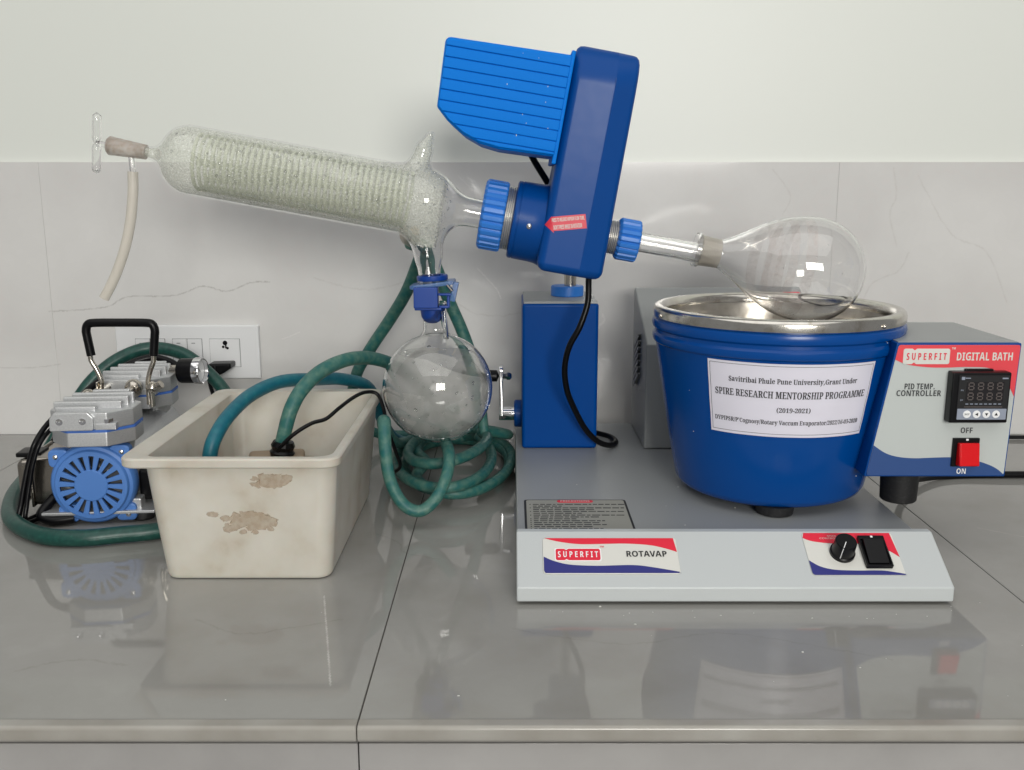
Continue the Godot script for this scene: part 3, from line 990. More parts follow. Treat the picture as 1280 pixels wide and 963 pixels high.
	part("lettering", letters("PRESS TO RELEASE VAPOUR FLOW TUBE,", 0.038, 0.0050, put.call(Vector2(0.0275, 0.0042))), M.plate_cream, sticker)
	part("lettering", letters("DON'T PRESS WHILE IN ROTATION", 0.033, 0.0050, put.call(Vector2(0.0265, -0.0040))), M.plate_cream, sticker)
	# cables
	part("cable", sh().tube(smooth([Vector3(0.098, 0.30, 0.32), Vector3(0.098, 0.283, 0.318), Vector3(0.097, 0.256, 0.320), Vector3(0.087, 0.226, 0.325), Vector3(0.074, 0.200, 0.322), Vector3(0.069, 0.170, 0.312), Vector3(0.073, 0.138, 0.298), Vector3(0.084, 0.109, 0.283), Vector3(0.100, 0.078, 0.270), Vector3(0.118, 0.058, 0.262), Vector3(0.136, 0.0475, 0.245), Vector3(0.148, 0.0455, 0.222), Vector3(0.143, 0.0455, 0.190), Vector3(0.120, 0.0455, 0.160), Vector3(0.09, 0.0455, 0.10)]), 0.0040, 12), M.black, t)
	part("cable", sh().tube(smooth([Vector3(0.016, 0.462, 0.320), Vector3(0.024, 0.442, 0.312), Vector3(0.032, 0.428, 0.307), Vector3(0.046, 0.406, 0.300), Vector3(0.052, 0.39, 0.297)]), 0.0042, 10), M.black, t)


func cabinet(t: Node3D) -> void:
	var side := Transform3D(Basis(Vector3(0, 0, -1), Vector3(0, 1, 0), Vector3(1, 0, 0)), Vector3.ZERO)
	var prof := PackedVector2Array([Vector2(-0.244, 0.0415), Vector2(-0.094, 0.0415), Vector2(-0.094, 0.2535), Vector2(-0.104, 0.2535), Vector2(-0.244, 0.190)])
	var c := part("control_cabinet", sh().prism(prof, [0.003], Shape.bevel(0.185, 0.4325, 0.003, 3), 3, side), M.cabinet_grey, t)
	for k in 7:
		var b := sh(Transform3D(Basis(Vector3.RIGHT, -0.5), Vector3(0.1848, 0.126 + k * 0.0095, 0.165)))
		# pressed louvre: a lip that stands out over the slot below it
		part("vent_louvre", b.box(Vector3(-0.0022, 0.0012, 0), Vector3(0.0052, 0.0012, 0.05), 0.0004).box(Vector3(-0.0042, -0.0012, 0), Vector3(0.0010, 0.0050, 0.05), 0.0004), M.cabinet_grey, c)
	var up := Vector3(0, 0.0635, -0.14).normalized()
	var f := Transform3D(Basis(Vector3.RIGHT, up, Vector3.RIGHT.cross(up)), Vector3(0.30, 0.190, 0.244))
	var p := part("cabinet_label", sh(f).prism(Shape.rect(0.028, 0.05, Vector2(0.114, 0.112)), [0.003], [[0.0, 0.0], [0.0008, 0.0]], 3), M.plate_cream, c)
	part("red_band", sh(f).prism(Shape.rect(0.027, 0.014, Vector2(0.114, 0.1295)), [0.003], [[0.0, 0.0], [0.0012, 0.0]], 3), M.red, p)


# ---------------------------------------------------------------- heating bath
const BATH := Vector3(0.3105, 0.0, 0.425)
var bath_profile := [Vector2(0.0000, 0.050), Vector2(0.0929, 0.050), Vector2(0.1014, 0.0515), Vector2(0.1071, 0.055), Vector2(0.1107, 0.061), Vector2(0.1158, 0.086), Vector2(0.1204, 0.11), Vector2(0.1313, 0.175), Vector2(0.1386, 0.218), Vector2(0.1392, 0.2225), Vector2(0.1422, 0.2250), Vector2(0.1433, 0.2285), Vector2(0.1430, 0.2325), Vector2(0.1405, 0.2355), Vector2(0.1403, 0.2390), Vector2(0.1433, 0.2415), Vector2(0.1443, 0.2455), Vector2(0.1433, 0.2500), Vector2(0.1403, 0.2525), Vector2(0.1327, 0.2525)]


func bath_radius(y: float) -> float:
	for k in bath_profile.size() - 1:
		var a: Vector2 = bath_profile[k]
		var b: Vector2 = bath_profile[k + 1]
		if y >= a.y and y <= b.y and b.y > a.y:
			return lerpf(a.x, b.x, (y - a.y) / (b.y - a.y))
	return 0.14


func on_bath(s: float, y: float, lift: float) -> Vector3:
	var a := deg_to_rad(-6.0) + s / 0.1335
	var r := bath_radius(y) + lift + 0.00035 * (1.0 + sin(s * 95.0 + y * 60.0) * sin(y * 130.0 - s * 40.0))
	return BATH + Vector3(r * sin(a), y, r * cos(a))


func bath_sheet(s0: float, s1: float, y0: float, y1: float, lift: float) -> Shape:
	var s := sh()
	var n := maxi(1, int((s1 - s0) / 0.004))
	var m := maxi(1, int((y1 - y0) / 0.01))
	for j in m:
		for i in n:
			var a := lerpf(s0, s1, float(i) / n)
			var b := lerpf(s0, s1, float(i + 1) / n)
			var c := lerpf(y0, y1, float(j) / m)
			var d := lerpf(y0, y1, float(j + 1) / m)
			s.quad(on_bath(a, c, lift), on_bath(b, c, lift), on_bath(b, d, lift), on_bath(a, d, lift))
	return s


func bath() -> void:
	var t := thing("water_bath", "round blue heating bath with steel rim and grey digital control box", "water bath", Vector3(BATH.x, 0.041, BATH.z))
	var here := Transform3D(Basis(), BATH)
	part("body", sh(here).lathe(bath_profile, 120), M.bath_blue, t, 30.0)
	part("rim", sh(here).lathe([Vector2(0.1327, 0.2520), Vector2(0.1414, 0.2522), Vector2(0.1431, 0.2540), Vector2(0.1433, 0.2605), Vector2(0.1422, 0.2640), Vector2(0.1398, 0.2662), Vector2(0.1356, 0.2668), Vector2(0.1313, 0.2655), Vector2(0.1285, 0.2625), Vector2(0.1272, 0.258), Vector2(0.1272, 0.252)], 120), M.rim, t)
	part("pan", sh(here).lathe([Vector2(0.1272, 0.2545), Vector2(0.1261, 0.249), Vector2(0.1232, 0.235), Vector2(0.1176, 0.18), Vector2(0.1100, 0.12), Vector2(0.1024, 0.095), Vector2(0.0853, 0.088), Vector2(0.0000, 0.086)], 96), M.pan, t)
	for a in [-78.0, 35.0]:
		var r := deg_to_rad(a)
		part("rivet", sh().ball(BATH + Vector3(0.1434 * sin(r), 0.2575, 0.1434 * cos(r)), Vector3(0.0026, 0.0026, 0.0026), 12), M.steel, t)
	for a in [-9.0, 128.0, 240.0]:
		var r := deg_to_rad(a)
		part("foot", sh(Transform3D(Basis(), BATH + Vector3(0.088 * sin(r), 0.0412, 0.088 * cos(r)))).lathe([Vector2(0, 0), Vector2(0.018, 0), Vector2(0.0205, 0.001), Vector2(0.022, 0.0115), Vector2(0, 0.0118)], 28), M.rubber, t)
	var chips := sh()
	for k in 6:
		var q := on_bath(rng.randf_range(-0.14, 0.12), rng.randf_range(0.07, 0.245), 0.0)
		chips.ball(q, Vector3.ONE * rng.randf_range(0.0003, 0.0007), 6)
	part("paint_chips", chips, M.plate_cream, t).set_meta("kind", "stuff")
	# paper label taped to the front
	var p := part("paper_label", bath_sheet(-0.091, 0.091, 0.1385, 0.2205, 0.0006), M.paper, t)
	var e := [-0.0885, 0.0885, 0.1415, 0.2175]
	part("border", bath_sheet(e[0], e[1], e[2], e[2] + 0.0004, 0.0009), M.ink, p)
	part("border", bath_sheet(e[0], e[1], e[3], e[3] + 0.0004, 0.0009), M.ink, p)
	part("border", bath_sheet(e[0], e[0] + 0.0004, e[2], e[3], 0.0009), M.ink, p)
	part("border", bath_sheet(e[1], e[1] + 0.0004, e[2], e[3], 0.0009), M.ink, p)
	for l in [["Savitribai Phule Pune University,Grant Under", 0.136, 0.0078, 0.001, 0.2005], ["SPIRE RESEARCH MENTORSHIP PROGRAMME", 0.166, 0.0078, 0.0, 0.1860], ["(2019-2021)", 0.036, 0.0066, 0.002, 0.1690], ["DYPIPSR/P'Cognosy/Rotary Vaccum Evaporator/2022/16-03-2020", 0.166, 0.0068, -0.002, 0.1545]]:
		var dx: float = l[3]
		var dy: float = l[4]
		part("lettering", letters(l[0], l[1], l[2], func(x: float, y: float) -> Vector3: return on_bath(x + dx, y + dy, 0.001), true), M.ink, p)
	control_box(t)


func control_box(t: Node3D) -> void:
	var z := 0.548
	var poly := PackedVector2Array([Vector2(0.3814, 0.0943), Vector2(0.5339, 0.0943), Vector2(0.5374, 0.2407), Vector2(0.4058, 0.2407)])
	var b := part("control_box", sh().prism(poly, [0.0015], Shape.bevel(0.39, z, 0.0012, 2), 3), M.blue, t)
	part("box_lid", sh().box(Vector3(0.472, 0.2409, 0.468), Vector3(0.126, 0.0012, 0.150), 0.0004), M.cabinet_grey, b)
	for q in [Vector3(0.455, 0.0412, 0.465)]:
		part("foot", sh(Transform3D(Basis(), q)).lathe([Vector2(0, 0), Vector2(0.019, 0), Vector2(0.0205, 0.0015), Vector2(0.0225, 0.0535), Vector2(0, 0.0535)], 32), M.rubber, t)
	# panel coordinates: a across (0 left .. 1 right), b down (0 top .. 1 bottom)
	var at := func(a: float, d: float) -> Vector2:
		var l := lerpf(0.4075, 0.3835, d)
		var r := lerpf(0.5356, 0.5322, d)
		return Vector2(lerpf(l, r, a), lerpf(0.2388, 0.0960, d))
	var face := Transform3D(Basis(), Vector3(0, 0, z + 0.0002))
	var mapped := func(pts: Array) -> Array:
		var o := []
		for q in pts:
			o.append(at.call(q[0], q[1]))
		return o
	var fp := part("front_panel", sh(face).prism(PackedVector2Array([at.call(0, 1), at.call(1, 1), at.call(1, 0), at.call(0, 0)]), [0.003], [[0.0, 0.0], [0.0004, 0.0]], 3), M.print_grey, b)
	var f1 := face * Transform3D(Basis(), Vector3(0, 0, 0.0005))
	part("red_band", sheet(band_poly(mapped.call([[0.0, 0.11], [0.1, 0.145], [0.25, 0.165], [0.4, 0.17], [0.6, 0.165], [0.78, 0.175], [0.88, 0.235], [0.95, 0.31], [1.0, 0.39]]), mapped.call([[1.0, 0.02], [0.994, 0.004], [0.98, 0.0], [0.95, 0.0], [0.5, 0.0], [0.06, 0.0], [0.02, 0.0], [0.006, 0.004], [0.0, 0.02]])), f1), M.red_soft, fp)
	part("navy_band", sheet(band_poly(mapped.call([[1.0, 0.995], [0.93, 0.94], [0.82, 0.895], [0.7, 0.868], [0.58, 0.858], [0.45, 0.862], [0.32, 0.866], [0.2, 0.855], [0.1, 0.825], [0.0, 0.765]]), mapped.call([[0.0, 0.98], [0.006, 0.996], [0.02, 1.0], [0.06, 1.0], [0.5, 1.0], [0.95, 1.0], [0.985, 1.0]])), f1), M.panel_navy, fp)
	var f2 := f1 * Transform3D(Basis(), Vector3(0, 0, 0.0004))
	badge(fp, f1 * Transform3D(Basis(), Vector3(0, 0, 0.0003)), at.call(0.245, 0.085), 0.049, 0.0165, M.plate_cream, M.plate_cream, M.red)
	part("lettering", letters("DIGITAL BATH", 0.059, 0.0086, on_plane(f2, at.call(0.72, 0.085))), M.plate_cream, fp)
	part("trade_mark", letters("TM", 0.004, 0.0022, on_plane(f2, at.call(0.455, 0.025))), M.plate_cream, fp)
	part("lettering", letters("PID TEMP.", 0.032, 0.0064, on_plane(f2, at.call(0.245, 0.312))), M.ink_grey, fp)
	part("lettering", letters("CONTROLLER", 0.0475, 0.0064, on_plane(f2, at.call(0.25, 0.363))), M.ink_grey, fp)
	part("lettering", letters("OFF", 0.0128, 0.0062, on_plane(f2, at.call(0.675, 0.648))), M.ink_grey, fp)
	part("lettering", letters("ON", 0.0100, 0.0060, on_plane(f2, at.call(0.685, 0.966))), M.white, fp)
	# temperature controller
	var c := Vector2(0.4935, 0.1845)
	var ctl := part("temperature_controller", sh(face).box(Vector3(c.x - 0.001, c.y, 0.0065), Vector3(0.0615, 0.0545, 0.0135), 0.0016).box(Vector3(c.x, c.y, 0.002), Vector3(0.030, 0.0585, 0.004), 0.001), M.black, b)
	var g := face * Transform3D(Basis(), Vector3(c.x, c.y, 0.0135))
	part("bezel", sh(g).prism(Shape.rect(0.0535, 0.048, Vector2(0.001, 0.0005)), [0.0015], [[0.0, 0.0], [0.001, 0.0005]], 3), M.void_black, ctl)
	part("display", sh(g).box(Vector3(0.0025, 0.007, 0.0008), Vector3(0.0395, 0.021, 0.0012), 0.0004), M.display, ctl)
	var dg := sh(g)
	for r in 2:
		for k in 4:
			var x := -0.0125 + k * 0.0100
			var y := 0.0128 - r * 0.0108
			for s in 3:
				dg.box(Vector3(x, y + (s - 1) * 0.0036, 0.0016), Vector3(0.0042, 0.0011, 0.0003), 0.0001, 1)
			for s in [[-1, 1], [1, 1], [-1, -1], [1, -1]]:
				dg.box(Vector3(x + s[0] * 0.0026, y + s[1] * 0.0018, 0.0016), Vector3(0.0011, 0.0026, 0.0003), 0.0001, 1)
	part("digits", dg, M.digit, ctl)
	for k in 8:
		part("indicator", sh(g).box(Vector3(-0.0155 + k * 0.0049, -0.0062, 0.0014), Vector3(0.0032, 0.0010, 0.0004), 0.0001, 1), M.keypad, ctl)
	part("scale", sh(g).box(Vector3(0.002, -0.0094, 0.0013), Vector3(0.0400, 0.0009, 0.0004), 0.0001, 1), M.digit, ctl)
	part("maker_mark", sh(g).box(Vector3(-0.0215, 0.0212, 0.0013), Vector3(0.0035, 0.0032, 0.0004), 0.0001, 1).box(Vector3(-0.0165, 0.0214, 0.0013), Vector3(0.0055, 0.0010, 0.0004), 0.0001, 1), M.keypad, ctl)
	part("model_mark", sh(g).box(Vector3(0.0225, 0.0212, 0.0013), Vector3(0.0062, 0.0014, 0.0004), 0.0001, 1), M.keypad, ctl)
	part("lettering", letters("PV", 0.003, 0.0016, on_plane(g * Transform3D(Basis(), Vector3(0, 0, 0.0014)), Vector2(-0.0215, 0.0085))), M.keypad, ctl)
	part("lettering", letters("SV", 0.003, 0.0016, on_plane(g * Transform3D(Basis(), Vector3(0, 0, 0.0014)), Vector2(-0.0215, -0.0020))), M.keypad, ctl)
	var kp := part("keypad", sh(g).prism(Shape.rect(0.0520, 0.0120, Vector2(0.001, -0.0172)), [0.0008], [[0.0, 0.0], [0.0014, 0.0002]], 2), M.keypad, ctl)
	for k in 4:
		var x := -0.0145 + k * 0.0102
		part("button", sh(g * Transform3D(Basis(Vector3.RIGHT, PI / 2), Vector3(x, -0.0172, 0.0013))).lathe([Vector2(0, 0), Vector2(0.0041, 0), Vector2(0.0040, 0.0006), Vector2(0, 0.0008)], 24), M.white, kp)
		var f3 := g * Transform3D(Basis(), Vector3(x, -0.0172, 0.0022))
		if k == 0:
			part("lettering", letters("SET", 0.0052, 0.0018, on_plane(f3, Vector2.ZERO)), M.ink, kp)
		else:
			var turn: float = [0.0, PI / 2, PI, 0.0][k]
			var tri := PackedVector2Array()
			for q in [Vector2(-0.0017, -0.0012), Vector2(0.0017, -0.0012), Vector2(0.0, 0.0018)]:
				tri.append(q.rotated(turn))
			part("arrow", sheet(tri, f3, 0.0002), M.ink, kp)
	# mains switch
	var s0 := face * Transform3D(Basis(), Vector3(0.4875, 0.1222, 0.0))
	var sw := part("mains_switch", sh(s0).box(Vector3(0, 0, 0.0016), Vector3(0.0285, 0.0318, 0.0032), 0.0008), M.black, b)
	part("rocker", sh(s0 * Transform3D(Basis(Vector3.RIGHT, -0.16), Vector3(0.0012, -0.0015, 0.0045))).prism(Shape.rect(0.0215, 0.0250), [0.0012], Shape.bevel(-0.004, 0.0062, 0.0014, 3), 3), M.switch_red, sw)
	part("dot", sh(s0).box(Vector3(0.0005, 0.0143, 0.0033), Vector3(0.0026, 0.0022, 0.0004), 0.0001, 1), M.white, sw)


# ---------------------------------------------------------------- glassware
func cap(p: Vector3, a: Vector3, b: Vector3, ra: float, rb: float) -> float:
	var ab := b - a
	var t := clampf((p - a).dot(ab) / ab.length_squared(), 0.0, 1.0)
	return (p - a - ab * t).length() - lerpf(ra, rb, t)


func smin(a: float, b: float, k: float) -> float:
	var h := maxf(k - absf(a - b), 0.0) / k
	return minf(a, b) - h * h * k * 0.25


func condenser_field(p: Vector3) -> float:
	var q := Vector2(absf(p.x + 0.2695) - 0.1775 + 0.034, Vector2(p.y, p.z).length() - 0.0415 + 0.034)
	var d := Vector2(maxf(q.x, 0.0), maxf(q.y, 0.0)).length() + minf(maxf(q.x, q.y), 0.0) - 0.034
	d = smin(d, cap(p, Vector3(-0.474, 0, 0), Vector3(-0.43, 0, 0), 0.0072, 0.0085), 0.02)
	d = smin(d, cap(p, Vector3(-0.12, -0.001, 0), Vector3(-0.055, -0.0015, 0), 0.019, 0.0172), 0.022)
	d = smin(d, cap(p, Vector3(-0.144, 0.030, 0), Vector3(-0.138, 0.062, 0), 0.018, 0.0105), 0.01)
	d = smin(d, cap(p, Vector3(-0.138, 0.062, 0), Vector3(-0.1335, 0.080, 0), 0.0105, 0.0055), 0.006)
	d = smin(d, cap(p, Vector3(-0.124, -0.022, 0), Vector3(-0.1135, -0.060, 0), 0.030, 0.0160), 0.012)
	d = smin(d, cap(p, Vector3(-0.1135, -0.060, 0), Vector3(-0.1060, -0.092, 0), 0.0160, 0.0128), 0.008)
	return d


func drops(called: String, parent: Node3D, n: int, pick: Callable, r0: float, r1: float) -> void:
	var mm := MultiMesh.new()
	mm.transform_format = MultiMesh.TRANSFORM_3D
	mm.mesh = sh().ball(Vector3.ZERO, Vector3.ONE, 8).mesh(80.0)
	mm.instance_count = n
	for i in n:
		var q: Array = pick.call()      # [place, outward normal]
		var r := r0 + (r1 - r0) * pow(rng.randf(), 3.0)
		var y: Vector3 = q[1]
		var x := y.cross(Vector3(0.31, 0.2, 0.93)).normalized()
		mm.set_instance_transform(i, Transform3D(Basis(x * r, y * r * 0.45, x.cross(y) * r), q[0]))
	var o := MultiMeshInstance3D.new()
	o.name = called
	o.multimesh = mm
	o.material_override = M.glass
	o.set_meta("kind", "stuff")
	parent.add_child(o, true)
	o.transform = parent.transform.affine_inverse()


func condenser() -> void:
	var t := thing("glass_condenser", "long misted glass condenser sloping up left from the drive head", "condenser", head * Vector3(-0.25, 0, 0))
	var jacket := nets(condenser_field, Vector3(-0.49, -0.11, -0.052), Vector3(-0.03, 0.092, 0.052), 0.0032, 0.0)
	var split := func(m: ArrayMesh, keep: Callable) -> ArrayMesh:
		var w := m.surface_get_arrays(0)
		var wv: PackedVector3Array = w[Mesh.ARRAY_VERTEX]
		var wn: PackedVector3Array = w[Mesh.ARRAY_NORMAL]
		var fv := PackedVector3Array()
		var fn := PackedVector3Array()
		for i in range(0, wv.size(), 3):
			if keep.call((wv[i] + wv[i + 1] + wv[i + 2]) / 3.0):
				for k in 3:
					fv.append(wv[i + k])
					fn.append(wn[i + k])
		return Shape.commit(fv, fn)
	var edge := func(p: Vector3) -> bool: return p.x < -0.104 and p.y > -0.0525
	var j := part("jacket", split.call(jacket, edge), M.pane, t)
	j.transform = j.transform * head
	var thick := nets(condenser_field, Vector3(-0.165, -0.11, -0.052), Vector3(-0.03, 0.06, 0.052), 0.0032, 0.0017)
	var nk := part("neck", split.call(thick, func(p: Vector3) -> bool: return p.x > -0.1065 or p.y < -0.05), M.glass, t)
	nk.transform = nk.transform * head
	# film of condensate on the inside of the wall, up to the clear right neck
	var whole := nets(func(p: Vector3) -> float: return condenser_field(p) + 0.0022, Vector3(-0.49, -0.11, -0.052), Vector3(-0.07, 0.092, 0.052), 0.0036, 0.0)
	var cf := part("condensate_film", split.call(whole, func(p: Vector3) -> bool: return p.x < -0.106 and p.y > -0.0515), M.film, t)
	cf.transform = cf.transform * head
	# cooling coil
	var coil := PackedVector3Array()
	var turns := 34
	for i in turns * 20 + 1:
		var a := TAU * i / 20.0
		coil.append(head * Vector3(-0.402 + 0.255 * i / (turns * 20.0), 0.0325 * cos(a), 0.0325 * sin(a)))
	part("cooling_coil", sh().tube(coil, 0.0023, 8), M.coil, t)
	part("return_tube", sh(head).tube(PackedVector3Array([Vector3(-0.405, 0.0, 0), Vector3(-0.15, 0.0, 0)]), 0.0045, 10), M.coil, t)
	# coolant nozzles behind, under the neck
	for s in [0, 1]:
		part("coolant_nozzle", sh().tube(smooth([head * Vector3(-0.150 + s * 0.014, -0.036, -0.020), head * Vector3(-0.150 + s * 0.014, -0.050, -0.055), head * Vector3(-0.148 + s * 0.012, -0.058, -0.110), head * Vector3(-0.147 + s * 0.012, -0.062, -0.150)]), 0.0058, 12), M.frosted, t)
	# stopcock at the upper end
	part("ground_joint", axial([Vector2(0, -0.5125), Vector2(0.0088, -0.5125), Vector2(0.0112, -0.510), Vector2(0.0112, -0.507), Vector2(0.0108, -0.504), Vector2(0.0088, -0.466), Vector2(0.0, -0.466)], 32), M.ground_glass, t)
	part("stopcock_key", axial([Vector2(0, -0.527), Vector2(0.0032, -0.526), Vector2(0.0032, -0.514), Vector2(0.0088, -0.5115), Vector2(0.0075, -0.470), Vector2(0.0, -0.469)], 24), M.glass, t)
	var grip := []
	for k in 25:
		var y := lerpf(-0.036, 0.036, k / 24.0)
		var e := maxf(0.0, absf(y) - 0.0305) / 0.0056
		grip.append(Vector2((0.0052 - 0.0016 * clampf(1.0 - absf(y) / 0.006, 0.0, 1.0)) * sqrt(maxf(0.0, 1.0 - e * e)), y))
	grip[0].x = 0.0
	grip[24].x = 0.0
	var hollow := []
	for q in grip:
		hollow.append(Vector2(maxf(0.0, q.x - 0.0013), q.y * 0.955))
	hollow.reverse()
	part("stopcock_grip", sh(head * Transform3D(Basis(Vector3(0, 0, 1), 0.085), Vector3(-0.5258, 0, 0))).lathe(grip, 24).lathe(hollow, 24), M.glass, t)
	var side := head * Vector3(-0.4835, -0.008, 0)
	part("side_arm", sh().tube(PackedVector3Array([side, side + Vector3(0.0005, -0.010, 0), side + Vector3(0.001, -0.028, 0)]), 0.0036, 14), M.glass, t)
	drops("droplets", t, 900, func() -> Array:
		var u := -0.43 + 0.345 * rng.randf()
		var a := TAU * rng.randf()
		var p := Vector3(u, cos(a) * 0.045, sin(a) * 0.045)
		var nrm := Vector3(0, cos(a), sin(a))
		for k in 5:
			var d := condenser_field(p)
			var h := 0.0005
			nrm = Vector3(condenser_field(p + Vector3(h, 0, 0)) - d, condenser_field(p + Vector3(0, h, 0)) - d, condenser_field(p + Vector3(0, 0, h)) - d).normalized()
			p -= nrm * (d + 0.0022)
		return [head * p, head.basis * nrm], 0.0005, 0.0021)
	# vent tube
	single("vent_tube", sh().tube(smooth([side + Vector3(0.0006, -0.018, 0), Vector3(-0.4575, 0.415, 0.362), Vector3(-0.4589, 0.3962, 0.362), Vector3(-0.4644, 0.3628, 0.362), Vector3(-0.4740, 0.3290, 0.362), Vector3(-0.4886, 0.2948, 0.362), Vector3(-0.5047, 0.2672, 0.362)]), 0.0062, 16), M.silicone, "short cream tube hanging down from the left end of the condenser", "tube")


# a bottle turned round y with an inner wall: outer profile from the bottom up, open at the top
func vessel(outer: Array, wall: float) -> Array:
	var out := outer.duplicate()
	var n := outer.size()
	var inner := []
	for k in n:
		var p: Vector2 = outer[k]
		var a: Vector2 = outer[maxi(k - 1, 0)]
		var b: Vector2 = outer[mini(k + 1, n - 1)]
		var d := (b - a).normalized()
		var q := p + Vector2(-d.y, d.x) * wall
		inner.append(Vector2(0.0 if k == 0 else maxf(q.x, 0.0005), (p.y + wall) if k == 0 else q.y))
	inner.reverse()
	return out + inner


func receiver() -> void:
	var c := Vector3(-0.0937, 0.1545, AXIS_Z)
	var t := thing("receiving_flask", "round glass receiving flask with water drops hanging below the blue clip", "flask", c + Vector3(0, -0.066, 0))
	var prof := []
	for k in 23:
		var a := deg_to_rad(lerpf(0.0, 163.0, k / 22.0))
		prof.append(Vector2(0.0692 * sin(a), -0.0692 * cos(a)))
	prof.append_array([Vector2(0.0168, 0.0690), Vector2(0.0147, 0.0725), Vector2(0.0138, 0.078), Vector2(0.0138, 0.102), Vector2(0.0165, 0.105), Vector2(0.0165, 0.108)])
	part("bulb", sh(Transform3D(Basis(Vector3(0, 0, 1), 0.03), c)).lathe(vessel(prof, 0.0016), 80), M.glass, t)
	part("side_stub", sh().tube(smooth([c + Vector3(0.0125, 0.064, 0.016), c + Vector3(0.0118, 0.079, 0.016), c + Vector3(0.0100, 0.098, 0.013)], 5), 0.0034, 12), M.glass, t)
	# misted patch on the inside
	var mist := sh()
	var n := 40
	for j in 26:
		for i in n:
			var f := func(ii: int, jj: int) -> Vector3:
				var lat := lerpf(-1.35, 0.75, jj / 26.0)
				var lon := lerpf(-PI, PI, float(ii) / n)
				if lon > -0.2 and lon < 1.7:
					lat = minf(lat, 0.75 - 0.30 * clampf((lon + 0.2) * 1.4, 0, 1) - 0.28 * clampf(lon - 0.5, 0, 1.2))
				return c + Vector3(sin(lon) * cos(lat), sin(lat), cos(lon) * cos(lat)) * 0.0648
			mist.quad(f.call(i, j), f.call(i + 1, j), f.call(i + 1, j + 1), f.call(i, j + 1))
	part("mist", mist, M.mist, t, 80.0)
	drops("droplets", t, 340, func() -> Array:
		var lat := rng.randf_range(-1.1, 0.85)
		var lon := rng.randf_range(-PI, PI)
		var d := Vector3(sin(lon) * cos(lat), sin(lat), cos(lon) * cos(lat))
		return [c + d * 0.0668, d], 0.0007, 0.0026)
	# clip round the joint
	var k := thing("joint_clip", "blue plastic joint clip between condenser outlet and receiving flask", "clip", Vector3(-0.100, 0.238, AXIS_Z))
	var m := Vector3(-0.0995, 0, AXIS_Z)
	part("upper_ring", sh(Transform3D(Basis(Vector3(0, 0, 1), 0.05), m + Vector3(0.0015, 0.2895, 0))).lathe([Vector2(0.0135, 0.0), Vector2(0.0185, 0.0), Vector2(0.0192, 0.0012), Vector2(0.0192, 0.0055), Vector2(0.0180, 0.0065), Vector2(0.0140, 0.0060), Vector2(0.0135, 0.0)], 40), M.clip_blue, k)
	part("collar_plate", sh(Transform3D(Basis(Vector3(0, 0, 1), 0.12), m + Vector3(0.0, 0.2845, 0.0))).prism(PackedVector2Array([Vector2(-0.026, -0.02), Vector2(0.028, -0.018), Vector2(0.030, 0.02), Vector2(-0.024, 0.022)]), [0.006], Shape.bevel(-0.0025, 0.0025, 0.001, 2), 3, Transform3D(Basis(Vector3.RIGHT, -PI / 2), Vector3.ZERO)), M.clip_clear, k)
	part("clip_block", sh().box(m + Vector3(-0.0055, 0.2700, 0.013), Vector3(0.0295, 0.0255, 0.020), 0.0012), M.clip_blue, k)
	part("clip_arm", sh().box(m + Vector3(0.017, 0.2735, 0.014), Vector3(0.016, 0.0030, 0.006), 0.001).box(m + Vector3(0.0215, 0.2660, 0.010), Vector3(0.0035, 0.0180, 0.010), 0.001).box(m + Vector3(0.016, 0.258, 0.010), Vector3(0.012, 0.0035, 0.010), 0.001), M.clip_blue, k)
	part("spring_plate", sh(Transform3D(Basis(Vector3(0, 0, 1), -0.22), m + Vector3(0.0285, 0.276, 0.004))).box(Vector3.ZERO, Vector3(0.007, 0.024, 0.014), 0.001), M.clip_clear, k)
	part("hinge_pin", sh().tube(PackedVector3Array([m + Vector3(0.020, 0.286, 0.016), m + Vector3(0.027, 0.278, 0.018)]), 0.0022, 8), M.steel, k)
	part("lower_band", sh().box(m + Vector3(-0.003, 0.2560, 0.010), Vector3(0.033, 0.0035, 0.020), 0.001), M.clip_blue, k)
	part("ball_cup", sh(Transform3D(Basis(), m + Vector3(0.0005, 0.2360, 0.0))).lathe([Vector2(0.0, 0.0), Vector2(0.0060, 0.0008), Vector2(0.0105, 0.0035), Vector2(0.0135, 0.0085), Vector2(0.0145, 0.0145), Vector2(0.0148, 0.0215), Vector2(0.0, 0.0215)], 40), M.clip_blue, k)


